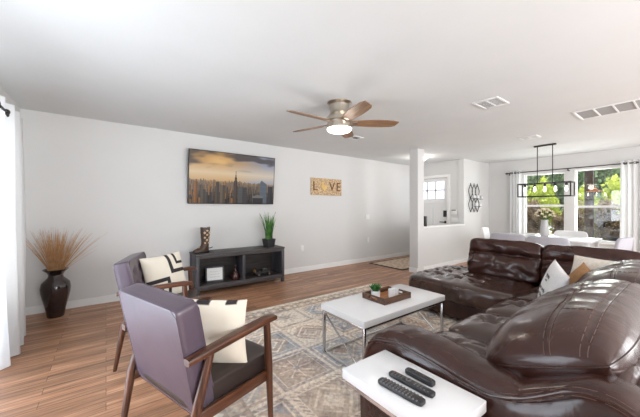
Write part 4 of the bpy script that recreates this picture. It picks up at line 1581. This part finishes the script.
def cityscape(u, v):
    """dusk sky over rows of generic towers"""
    # sky
    w = nz(u * 3.0 - v * 1.5, v * 7.0, 3) + 0.5 * nz(u * 8, v * 16, 7)
    warm, cool, pale = (0.58, 0.40, 0.21), (0.38, 0.40, 0.47), (0.76, 0.66, 0.52)
    c = mixc(warm, cool, (u - 0.38) * 2.2 + 0.4 * w)
    hz = max(0.0, 1 - abs(v - 0.60) / 0.22)
    c = mixc(c, pale, hz * 0.75)
    cl = max(0.0, w + (v - 0.72) * 1.5 - u * 0.30 + 0.10) * max(0.0, min(1.0, (v - 0.64) / 0.12))
    c = mixc(c, (0.15, 0.13, 0.13), min(0.85, cl * 1.7))
    hi = max(0.0, 1 - ((u - 0.33) ** 2 / 0.03 + (v - 0.83) ** 2 / 0.012))
    c = mixc(c, (0.84, 0.62, 0.34), 0.55 * hi)
    H0 = 0.45 - 0.03 * u
    if v < H0:
        t = (H0 - v) / H0
        c = mixc((0.44, 0.34, 0.25), (0.10, 0.085, 0.08), min(1, t * 2.6))
    # rows of towers, far to near
    for row in range(7):
        n = 64 - row * 7
        t = row / 6
        k = int(u * n)
        rr = random.Random(k * 17 + row * 1009)
        top = H0 - 0.02 - 0.055 * row + rr.uniform(-0.04, 0.05) * (1 + 0.9 * t)
        x0, x1 = (k + rr.uniform(0, 0.25)) / n, (k + rr.uniform(0.65, 1.0)) / n
        if x0 < u < x1 and v < top:
            base_ = mixc((0.34, 0.27, 0.21), (0.085, 0.08, 0.085), 0.25 + 0.75 * t)
            if rr.random() < 0.25 and u < 0.5:
                base_ = mixc(base_, (0.55, 0.30, 0.10), 0.5)
            if u - x0 > 0.6 * (x1 - x0):
                base_ = tuple(q_ * 0.6 for q_ in base_)
            win = 1.0 + (0.5 if (int(v * 140) % 2 and int(u * 260) % 2) else 0)
            c = tuple(q_ * win for q_ in base_)

    def tower(x0, x1, top, col, taper=0.0):
        nonlocal c
        cx, hw_ = (x0 + x1) / 2, (x1 - x0) / 2
        if v < top and abs(u - cx) < hw_ * (1 - taper * max(0, (v - top + 0.15) / 0.15)):
            s = 1.0 if u < cx else 0.72
            c = tuple(q_ * s * (1.0 + 0.18 * (int(v * 130) % 2)) for q_ in col)
    # tall spired tower in the middle, slab in front, slanted glass tower at right, dark block, pale roof
    tower(0.484, 0.530, 0.46, (0.13, 0.105, 0.095))
    tower(0.494, 0.522, 0.535, (0.17, 0.13, 0.11))
    tower(0.500, 0.516, 0.58, (0.16, 0.13, 0.11))
    if abs(u - 0.508) < 0.0035 and v < 0.66:
        c = (0.16, 0.13, 0.12)
    tower(0.535, 0.645, 0.33, (0.155, 0.15, 0.15))
    tower(0.33, 0.39, 0.36, (0.21, 0.175, 0.14))
    tower(0.28, 0.315, 0.42, (0.16, 0.13, 0.11))
    tower(0.12, 0.17, 0.27, (0.17, 0.15, 0.13))
    tower(0.05, 0.085, 0.42, (0.34, 0.19, 0.09))
    if 0.815 < u < 0.905 and v < 0.50 - (u - 0.835 if u > 0.835 else (0.835 - u) * 2) * 1.1:
        c = tuple(q_ * (1.0 + 0.2 * (int(v * 120) % 2)) for q_ in (0.17, 0.19, 0.22))
    tower(0.925, 0.985, 0.38, (0.085, 0.08, 0.09))
    if 0.72 < u < 0.86 and v < 0.19 - 0.5 * abs(u - 0.79):
        c = (0.26, 0.25, 0.235) if v > 0.12 else (0.08, 0.08, 0.085)
    return tuple(max(0.004, q_) ** 1.5 for q_ in c)


sc_ = MB()
bz = 0.012
sc_.grid(300, 170, lambda u, v: tl @ Vector((-TWW / 2 + bz + u * (TWW - 2 * bz), 0.0018, bz + v * (THH - 2 * bz))), colfn=cityscape)
sc_.build('screen', M['screen'], tv)

# ------------------------------------------------------------------ word plaque
lp = thing('wall_plaque', 'speckled tan wall plaque with the letters L V E around a pale state shape', 'plaque', (3.775, YT - 0.002, 1.730))
MB().box((0, -0.014, 0), (0.82, 0.028, 0.355), None, 0.006).build('board', M['cork'], lp)
rotx = Matrix.Rotation(R_(90), 4, 'X')
for ch_, x in (('L', -0.315), ('V', 0.135), ('E', 0.315)):
    o = text_mesh('letter', ch_, 0.27, M['letter_brown'], lp, Matrix.Translation((x, -0.029, 0.0)) @ rotx, 0.006)
tex = [(-0.30, 0.12), (-0.30, 0.50), (0.02, 0.50), (0.02, 0.22), (0.22, 0.16), (0.46, 0.10), (0.50, -0.14), (0.30, -0.24), (0.16, -0.48), (0.06, -0.52), (-0.04, -0.28), (-0.16, -0.30), (-0.30, -0.10), (-0.52, 0.12)]
MB().prism(tex, lambda a, b: (-0.095 + a * 0.17, -0.028, b * 0.20), lambda a, b: (-0.095 + a * 0.17, -0.042, b * 0.20)).build('state_shape', M['letter_gold'], lp, smooth=False)

# wall plates
def plate(name, label, cat, loc, w, h, marks, axis='Y'):
    t = thing(name, label, cat, loc, 0 if axis == 'Y' else R_(-90))
    MB().box((0, -0.004, 0), (w, 0.008, h), None, 0.002).build('plate', M['plate'], t)
    for (x, z, a, b) in marks:
        MB().box((x, -0.009, z), (a, 0.006, b), None, 0.001).build('switch' if cat == 'light switch' else 'socket', M['trim'], t)
    return t


plate('light_switch', 'white light switch plate on the wall left of the pillar', 'light switch', (5.04, YT, 1.07), 0.12, 0.12, [(-0.024, 0, 0.03, 0.06), (0.024, 0, 0.03, 0.06)])
plate('wall_outlet', 'white outlet below the light switch on the television wall', 'outlet', (5.05, YT, 0.51), 0.075, 0.12, [(0, 0.025, 0.035, 0.03), (0, -0.025, 0.035, 0.03)])
plate('wall_outlet', 'white outlet right of the console on the television wall', 'outlet', (3.16, YT, 0.47), 0.075, 0.12, [(0, 0.025, 0.035, 0.03), (0, -0.025, 0.035, 0.03)])
ph = thing('intercom', 'small white wall unit with a black top beside the front door', 'wall unit', (XF, 3.625, 1.185), R_(-90))
MB().box((0, -0.012, 0), (0.16, 0.024, 0.12), None, 0.004).build('case', M['plate'], ph)
MB().box((0.0, -0.02, 0.045), (0.11, 0.022, 0.02), None, 0.003).build('display', M['black_plastic'], ph)
plate('light_switch', 'white switch plate below the wall unit beside the front door', 'light switch', (XF, 3.61, 0.99), 0.18, 0.12, [(-0.046, 0, 0.03, 0.06), (0, 0, 0.03, 0.06), (0.046, 0, 0.03, 0.06)], 'X')
bx = thing('ledge_ornament', 'dark upright block standing on the half-wall ledge beside the pillar', 'ornament', (5.22, 3.395, 0.905))
MB().box((0, 0, 0.105), (0.07, 0.05, 0.21), None, 0.005).build('block', M['black_plastic'], bx)
MB().box((0, -0.0255, 0.105), (0.05, 0.004, 0.18), None, 0.001).build('front_panel', M['black_metal'], bx)

# ------------------------------------------------------------------ floor vase with dried grass
fv = thing('floor_vase', 'tall glossy dark brown floor vase in the corner by the curtain', 'vase', (-0.475, 4.565, 0))
vp = [(0, 0), (0.074, 0), (0.080, 0.012), (0.092, 0.10), (0.116, 0.20), (0.134, 0.29), (0.138, 0.345), (0.128, 0.40), (0.098, 0.435), (0.072, 0.462), (0.066, 0.49),
      (0.084, 0.525), (0.114, 0.55), (0.118, 0.557), (0.108, 0.553), (0.060, 0.515), (0.055, 0.47), (0.08, 0.40), (0.10, 0.30), (0.06, 0.05), (0, 0.04)]
lathe_obj('vase_body', vp, M['vase'], fv, n=48)
dg = MB()
rd = random.Random(21)
for i in range(230):
    a = rd.uniform(0, 6.28)
    sp_ = abs(rd.gauss(0, 1)) * 0.42
    if i % 14 == 0:
        a, sp_ = rd.uniform(-1.2, 0.1), rd.uniform(0.5, 0.8)
    H_ = rd.uniform(0.30, 0.58)
    r0 = rd.uniform(0, 0.035)
    d = Vector((math.cos(a), math.sin(a), 0))
    # keep clear of the walls
    if d.y > 0.3:
        sp_ = min(sp_, 0.40)
    if d.x < -0.3:
        sp_ = min(sp_, 0.52)
    b0 = Vector((r0 * math.cos(a + 1), r0 * math.sin(a + 1), 0.06))
    pts = [b0, b0 * 0.6 + Vector((0, 0, 0.40)) + d * 0.03]
    for k in range(1, 5):
        f = k / 4
        pts.append(Vector((0, 0, 0.50)) + d * (0.035 + H_ * sp_ * (f * 0.8 + 0.2 * f * f)) + Vector((0.01 * nz(i, k), 0.01 * nz(k, i), H_ * f * (1 - 0.22 * min(1, sp_)))))
    dg.tube(pts, [0.0022, 0.0022, 0.002, 0.0018, 0.0015, 0.0008], 4, cap=False)
dgo = dg.build('dried_grass', M['grass_dry'], None, loc=(-0.475, 4.565, 0))
tag(dgo, 'fan of tan dried grass stems standing in the dark floor vase', 'dried grass')
dgo['kind'] = 'stuff'


# ------------------------------------------------------------------ curtains and rods
def curtain_mesh(x_of, y0, y1, z0, z1, folds, amp, flare=0.0, ny=160, nzv=24, along='Y'):
    mb = MB()

    def fn(u, v):
        z = z0 + (z1 - z0) * v
        y = y0 + (y1 - y0) * u
        yc = (y0 + y1) / 2
        y = yc + (y - yc) * (1 + flare * (1 - v) ** 1.5)
        a = amp * (0.75 + 0.35 * (1 - v))
        w = a * math.sin(2 * PI * folds * u + 0.6 * math.sin(3 * v)) + 0.3 * a * math.sin(2 * PI * folds * 2.3 * u + 1)
        return Vector((x_of + w, y, z))
    mb.grid(ny, nzv, fn)
    return mb


cl = thing('curtain', 'long white sheer curtain at the left window, in the corner', 'curtain', (-0.70, 3.2, 0.0))
oc = cl.location.copy()
curtain_mesh(-0.690, 2.30, 3.985, 0.015, 2.15, 7.25, 0.068, 0.03).build('curtain_panel', M['sheer'], cl, origin=oc, auto=180)
for k in range(6):
    yy = 2.40 + k * 0.24
    rgm = MB().tube([(-0.64, yy - 0.22 + 0.026 * math.cos(a * PI / 8), 2.045 + 0.026 * math.sin(a * PI / 8)) for a in range(16)], 0.006, 6, closed=True)
    rgm.build('grommet', M['black_metal'], cl, origin=oc)
rl = thing('curtain_rod', 'dark metal curtain rod above the left window', 'curtain rod', (-0.70, 2.6, 2.125))
MB().tube([(0.06, -2.0, -0.08), (0.06, 0.72, -0.08)], 0.009, 10).build('rod', M['black_metal'], rl)
MB().lathe([(0, 0), (0.016, 0), (0.024, 0.02), (0.018, 0.045), (0, 0.05)], (0, 0, 0), 14).build('finial', M['black_metal'], rl, loc=(0.06, 0.72, -0.08), rot=(R_(-90), 0, 0))
MB().bar((-0.112, 0.70, -0.08), (0.05, 0.70, -0.08), 0.02, 0.02, 0.002).build('bracket', M['black_metal'], rl)

rz_ = 2.135
rr_ = thing('curtain_rod', 'dark metal curtain rod above the two dining windows', 'curtain rod', (7.99, 1.76, rz_))
MB().tube([(0, -1.35, 0), (0, 1.13, 0)], 0.011, 10).build('rod', M['black_metal'], rr_)
for s, yy in ((-90, 1.13), (90, -1.35)):
    MB().lathe([(0, 0), (0.014, 0), (0.024, 0.02), (0.016, 0.05), (0, 0.055)], (0, 0, 0), 14).build('finial', M['black_metal'], rr_, loc=(0, yy, 0), rot=(R_(s), 0, 0))
for yy in (-1.3, -0.02, 1.09):
    MB().bb(0, 0.108, yy - 0.01, yy + 0.01, -0.05, -0.03).bb(-0.01, 0.01, yy - 0.01, yy + 0.01, -0.05, -0.008).build('bracket', M['black_metal'], rr_, smooth=False)
for label, y0, y1, nm in (('white curtain panel at the left end of the dining rod', 2.60, 2.84, 0), ('white curtain panel right of the two dining windows', 0.55, 0.95, 1)):
    cu = thing('curtain', label, 'curtain', (7.99, (y0 + y1) / 2, 0))
    curtain_mesh(7.99, y0, y1, 0.02, 2.19, 4 if nm == 0 else 5, 0.032, 0.12, 90).build('curtain_panel', M['curtain'], cu, origin=cu.location.copy(), auto=180)
    for k in range(3):
        yy = y0 + (y1 - y0) * (k + 0.5) / 3
        MB().tube([(7.99 - 0.035, yy + 0.024 * math.cos(a * PI / 8), rz_ + 0.024 * math.sin(a * PI / 8)) for a in range(16)], 0.005, 6, closed=True).build('grommet', M['black_metal'], cu, origin=cu.location.copy())

# ------------------------------------------------------------------ ceiling fan
fan = thing('ceiling_fan', 'flush ceiling fan with five wooden blades and a lit round light', 'ceiling fan', (2.09, 2.432, CEIL))
lathe_obj('canopy', [(0, 0), (0.135, 0), (0.140, -0.008), (0.130, -0.014), (0.112, -0.03), (0.104, -0.10), (0.108, -0.115), (0.0, -0.115)], M['nickel'], fan, n=40)
lathe_obj('motor_housing', [(0, -0.112), (0.104, -0.112), (0.118, -0.14), (0.140, -0.165), (0.142, -0.205), (0.13, -0.212), (0.13, -0.24), (0.142, -0.246), (0.142, -0.29), (0, -0.29)], M['nickel'], fan, n=40)
lathe_obj('light_dome', [(0.138, -0.285), (0.137, -0.30), (0.120, -0.318), (0.08, -0.330), (0, -0.336)], M['dome'], fan, n=40)
RAng = math.atan2(-0.599, 0.801)
for k in range(5):
    a = RAng + k * 2 * PI / 5 + R_(2)
    out_ = []
    for i in range(9):
        x = 0.135 + 0.53 * i / 8
        w = 0.048 + 0.028 * math.sin(PI * min(1, i / 8 * 0.9))
        out_.append((x, -w * (0.97 if i < 8 else 0.72)))
    for i in range(8, -1, -1):
        x = 0.135 + 0.53 * i / 8 - (0.03 if i == 8 else 0)
        w = 0.048 + 0.028 * math.sin(PI * min(1, i / 8 * 0.9))
        out_.append((x, w * (0.97 if i < 8 else 0.8)))
    bl = MB().prism(out_, lambda p, q_: (p, q_, 0.004), lambda p, q_: (p, q_, -0.004))
    o = bl.build('fan_blade', M['blade'], fan, smooth=False)
    o.location = (0, 0, -0.226)
    o.rotation_euler = (R_(-13), 0, a)
    MB().bb(0.10, 0.20, -0.028, 0.028, -0.010, -0.004, 0.002).build('blade_bracket', M['nickel'], o)
lt = bpy.data.lights.new('fan_lamp', 'POINT')
lt.energy = 2.5
lt.color = (1.0, 0.90, 0.78)
lt.shadow_soft_size = 0.1
lo = bpy.data.objects.new('fan_lamp', lt)
COL.objects.link(lo)
lo.location = (2.09, 2.432, CEIL - 0.42)

# foyer ceiling light, just behind the pillar
fl = thing('ceiling_light', 'small lit flush ceiling light in the foyer behind the pillar', 'ceiling light', (5.75, 3.85, CEIL))
lathe_obj('light_base', [(0, 0), (0.15, 0), (0.15, -0.02), (0, -0.02)], M['nickel'], fl, n=32)
lathe_obj('light_dome', [(0.14, -0.02), (0.135, -0.05), (0.09, -0.085), (0, -0.10)], M['dome'], fl, n=32)
lt = bpy.data.lights.new('foyer_lamp', 'POINT')
lt.energy = 4
lt.color = (1.0, 0.96, 0.92)
lt.shadow_soft_size = 0.12
lo = bpy.data.objects.new('foyer_lamp', lt)
COL.objects.link(lo)
lo.location = (5.75, 3.85, CEIL - 0.24)


# ------------------------------------------------------------------ ceiling vents
def vent(name, label, cat, x0, x1, y0, y1, slats, bays, filt=False):
    t = thing(name, label, cat, ((x0 + x1) / 2, (y0 + y1) / 2, CEIL))
    w, d = (x1 - x0) / 2, (y1 - y0) / 2
    b = 0.028
    f = MB()
    f.bb(-w, w, -d, -d + b, -0.012, 0, 0.003).bb(-w, w, d - b, d, -0.012, 0, 0.003).bb(-w, -w + b, -d + b, d - b, -0.012, 0, 0.003).bb(w - b, w, -d + b, d - b, -0.012, 0, 0.003)
    f.build('frame', M['vent'], t)
    MB().bb(-w + b, w - b, -d + b, d - b, -0.003, -0.001).build('grille_back', M['filter'] if filt else M['vent_dark'], t, smooth=False)
    for i in range(1, bays):
        yy = -d + b + (2 * d - 2 * b) * i / bays
        MB().bb(-w + b, w - b, yy - 0.008, yy + 0.008, -0.011, -0.003).build('divider', M['vent'], t, smooth=False)
    if slats:
        s_ = MB()
        for i in range(slats):
            xx = -w + b + (2 * w - 2 * b) * (i + 0.5) / slats
            s_.box((xx, 0, -0.007), (0.0065, 2 * d - 2 * b, 0.002), Matrix.Rotation(R_(35), 3, 'Y'))
        s_.build('louvres', M['filter'] if slats == 5 else M['vent'], t, smooth=False)
    return t


vent('ceiling_vent', 'white louvred ceiling vent between the fan and the large return grille', 'ceiling vent', 3.28, 3.60, 1.285, 1.545, 9, 2)
vent('return_grille', 'large white return air grille with grey filter panels in the ceiling', 'return grille', 4.57, 5.04, -0.06, 0.96, 0, 6, True)
vent('ceiling_vent', 'small white ceiling vent near the chandelier', 'ceiling vent', 5.48, 5.72, 1.58, 1.84, 8, 2)
vent('ceiling_vent', 'small grey ceiling vent just beyond the fan', 'ceiling vent', 3.22, 3.42, 3.36, 3.54, 5, 1)

# ------------------------------------------------------------------ dining set
dt = thing('dining_table', 'white dining table in front of the two windows', 'dining table', (6.50, 1.76, 0))
MB().bb(-0.42, 0.42, -0.72, 0.72, 0.715, 0.75, 0.006).build('tabletop', M['white'], dt)
for sx in (-1, 1):
    for sy in (-1, 1):
        MB().bar((sx * 0.36, sy * 0.66, 0), (sx * 0.36, sy * 0.66, 0.715), 0.05, 0.05, 0.004).build('leg', M['white'], dt)


def dining_chair(label, loc, rz, mt_, hgt=0.80, wid=0.47, first=None):
    """upholstered chair, faces local +X"""
    t = thing('dining_chair', label, 'dining chair', loc, rz, 'chairs round the dining table')
    MB().softbox((0.0, 0, 0.44), (0.46, wid - 0.02, 0.09), k=6, nn=(10, 10, 6)).build('seat', mt_, t)
    rot = Matrix.Rotation(R_(-9), 3, 'Y')
    def fn(g, p):
        p.x += 0.035 * g.y ** 2 + (0.012 * (1 - g.z) * 0)
        p.y *= 1 - 0.05 * g.z
        return p
    hb = hgt - 0.42
    MB().softbox((-0.235, 0, 0.42 + hb / 2), (0.055, wid, hb), k=7, fn=fn, rot=rot, nn=(6, 18, 16)).build('backrest', mt_, t)
    for sx in (-1, 1):
        for sy in (-1, 1):
            MB().tube([(sx * 0.17, sy * 0.17, 0.40), (sx * 0.21, sy * 0.20, 0.0)], [0.016, 0.011], 10).build('leg', M['chrome'], t)
    return t


dining_chair('pale grey dining chair seen from behind, left of the two over the sofa back', (6.13, 2.15, 0), 0.0, M['chair_grey'], 0.815, 0.60)
dining_chair('pale grey dining chair seen from behind, right of the two, before the flower vase', (6.13, 1.555, 0), 0.0, M['chair_grey'], 0.80, 0.60)
dining_chair('white dining chair on the window side of the table, facing us', (6.93, 1.52, 0), PI, M['chair_white'], 0.84, 0.52)
dining_chair('white dining chair at the end of the table nearest the candle rack', (6.40, 2.50, 0), R_(-80), M['chair_white'], 0.875, 0.48)
dining_chair('pale dining chair with a curved back beside the right dining curtain', (6.38, 0.93, 0), R_(78), M['chair_grey'], 0.83, 0.48)

va = thing('flower_vase', 'tall grey ceramic vase on the dining table', 'vase', (6.56, 1.765, 0.75))
lathe_obj('vase_body', [(0, 0), (0.056, 0), (0.066, 0.02), (0.064, 0.15), (0.050, 0.29), (0.054, 0.31), (0.046, 0.31), (0.046, 0.05), (0, 0.03)], M['vase_grey'], va)
rd = random.Random(9)
bq = thing('bouquet', 'rounded bunch of cream flowers in the grey dining table vase', 'flowers', (6.56, 1.765, 1.04))
stb = MB()
for i in range(26):
    a, inc = i * 2.4, 0.1 + 1.75 * (i / 26) ** 0.75
    r = 0.105
    c_ = Vector((math.cos(a) * math.sin(inc) * r * 1.3, math.sin(a) * math.sin(inc) * r * 1.3, 0.10 + math.cos(inc) * r * 1.15))
    stb.tube([(0, 0, -0.2), (0.02 * math.cos(a), 0.02 * math.sin(a), 0), c_], 0.003, 5)
    fl_ = MB()
    for k in range(16):
        b2, in2 = k * 2.4, 0.25 + 1.4 * (k / 16)
        d = Vector((math.cos(b2) * math.sin(in2), math.sin(b2) * math.sin(in2), math.cos(in2)))
        fl_.softbox(c_ + d * 0.014, (0.024, 0.024, 0.016), k=2.2, nn=(4, 4, 4))
    fl_.build('flower', M['petal'], bq)
stb.build('stems', M['stem_green'], bq)
lf = MB()
for i in range(60):
    a, inc = rd.uniform(0, 6.28), rd.uniform(0.9, 1.9)
    d = Vector((math.cos(a) * math.sin(inc), math.sin(a) * math.sin(inc), math.cos(inc)))
    p = Vector((0, 0, 0.09)) + d * 0.09
    s = d.cross(Vector((0, 0, 1))).normalized() * 0.018
    lf._new([p, p + d * 0.035 + s, p + d * 0.075, p + d * 0.035 - s], [(0, 1, 2), (0, 2, 3)])
lf.build('leaves', M['stem_green'], bq, smooth=False)

# chandelier
cd = thing('chandelier', 'black open-box chandelier with five lit bulbs over the dining table', 'chandelier', (6.50, 1.745, CEIL))
MB().bb(-0.03, 0.03, -0.165, 0.165, -0.028, 0, 0.004).build('canopy', M['black_metal'], cd)
ZT_, ZB_, LY, LX = -0.715, -0.955, 0.392, 0.12
for y in (-0.115, 0.115):
    pts = [(0, y, -0.028)]
    MB().tube([(0, y, -0.02), (0, y, ZT_)], 0.0075, 8).build('hanging_rod', M['black_metal'], cd)
bx_ = MB()
tq = 0.018
for z in (ZT_, ZB_):
    for x in (-LX, LX):
        bx_.box((x, 0, z), (tq, 2 * LY + tq, tq))
    for y in (-LY, LY):
        bx_.box((0, y, z), (2 * LX, tq, tq))
for x in (-LX, LX):
    for y in (-LY, LY):
        bx_.box((x, y, (ZT_ + ZB_) / 2), (tq, tq, ZT_ - ZB_))
bx_.box((0, 0, ZT_), (0.03, 2 * LY, tq))
bx_.build('box_frame', M['black_metal'], cd, smooth=False)
for i in range(5):
    y = -0.31 + 0.155 * i
    lathe_obj('socket', [(0, 0), (0.020, 0), (0.022, -0.05), (0, -0.055)], M['black_metal'], cd, (0, y, ZT_), 14)
    b = lathe_obj('bulb', [(0.014, 0), (0.018, -0.02), (0.034, -0.06), (0.036, -0.085), (0.025, -0.112), (0, -0.12)], M['bulb_glass'], cd, (0, y, ZT_ - 0.05), 18)
    lathe_obj('filament', [(0, 0), (0.012, -0.004), (0.018, -0.05), (0.012, -0.082), (0, -0.086)], M['bulb'], b, (0, 0, -0.012), 12)

# candle rack on the dining side wall
cr = thing('candle_rack', 'black wire wall rack of leaf-shaped loops holding small white candles', 'wall rack', (7.21, YH, 1.525))
def lens(cx, cz, w, h, off):
    return [(cx + w * math.sin(PI * t) ** 1.2 * sgn, off, cz + h * (0.5 - t) * (1 if sgn > 0 else -1)) for sgn in (1, -1) for t in [i / 10 for i in range(10)]]


for r, cz in enumerate((0.165, -0.165)):
    for i in range(3):
        cx = -0.17 + 0.17 * i
        MB().tube(lens(cx, cz, 0.095, 0.34, -0.03), 0.0085, 6, closed=True).build('wire_loop', M['black_metal'], cr)
for i in range(3):
    cx = -0.17 + 0.17 * i
    MB().tube([(cx, -0.03, -0.345), (cx, -0.03, -0.33)], 0.012, 6).tube([(cx, -0.03, 0.33), (cx, -0.03, 0.36)], 0.010, 6).tube([(cx, -0.03, 0.01), (cx, 0, 0.01)], 0.006, 6).build('wall_peg', M['black_metal'], cr)
cps = [(-0.085, -0.01), (0.085, -0.01), (0.30, -0.02), (0.02, -0.20), (0.22, -0.20)]
for i, (x, z) in enumerate(cps):
    MB().lathe([(0, 0), (0.035, 0), (0.038, 0.008), (0, 0.008)], (x, -0.075, z - 0.008), 14).tube([(x, -0.07, z - 0.004), (x - 0.04, -0.03, z - 0.004)], 0.006, 6).build('candle_cup', M['black_metal'], cr)
    where = ['upper left cup', 'upper middle cup', 'upper right outlying cup', 'lower left cup', 'lower right cup'][i]
    cdl = thing('candle', 'small white candle, %s of the wire rack' % where, 'candle', (7.21 + x, YH - 0.075, 1.525 + z + 0.0005), 0, 'candles on the wall rack')
    lathe_obj('wax', [(0, 0), (0.030, 0), (0.031, 0.07), (0.025, 0.078), (0, 0.075)], M['white'], cdl, None, 16)
    MB().tube([(0, 0, 0.072), (0.001, 0, 0.088)], 0.0015, 5).build('wick', M['ink'], cdl)
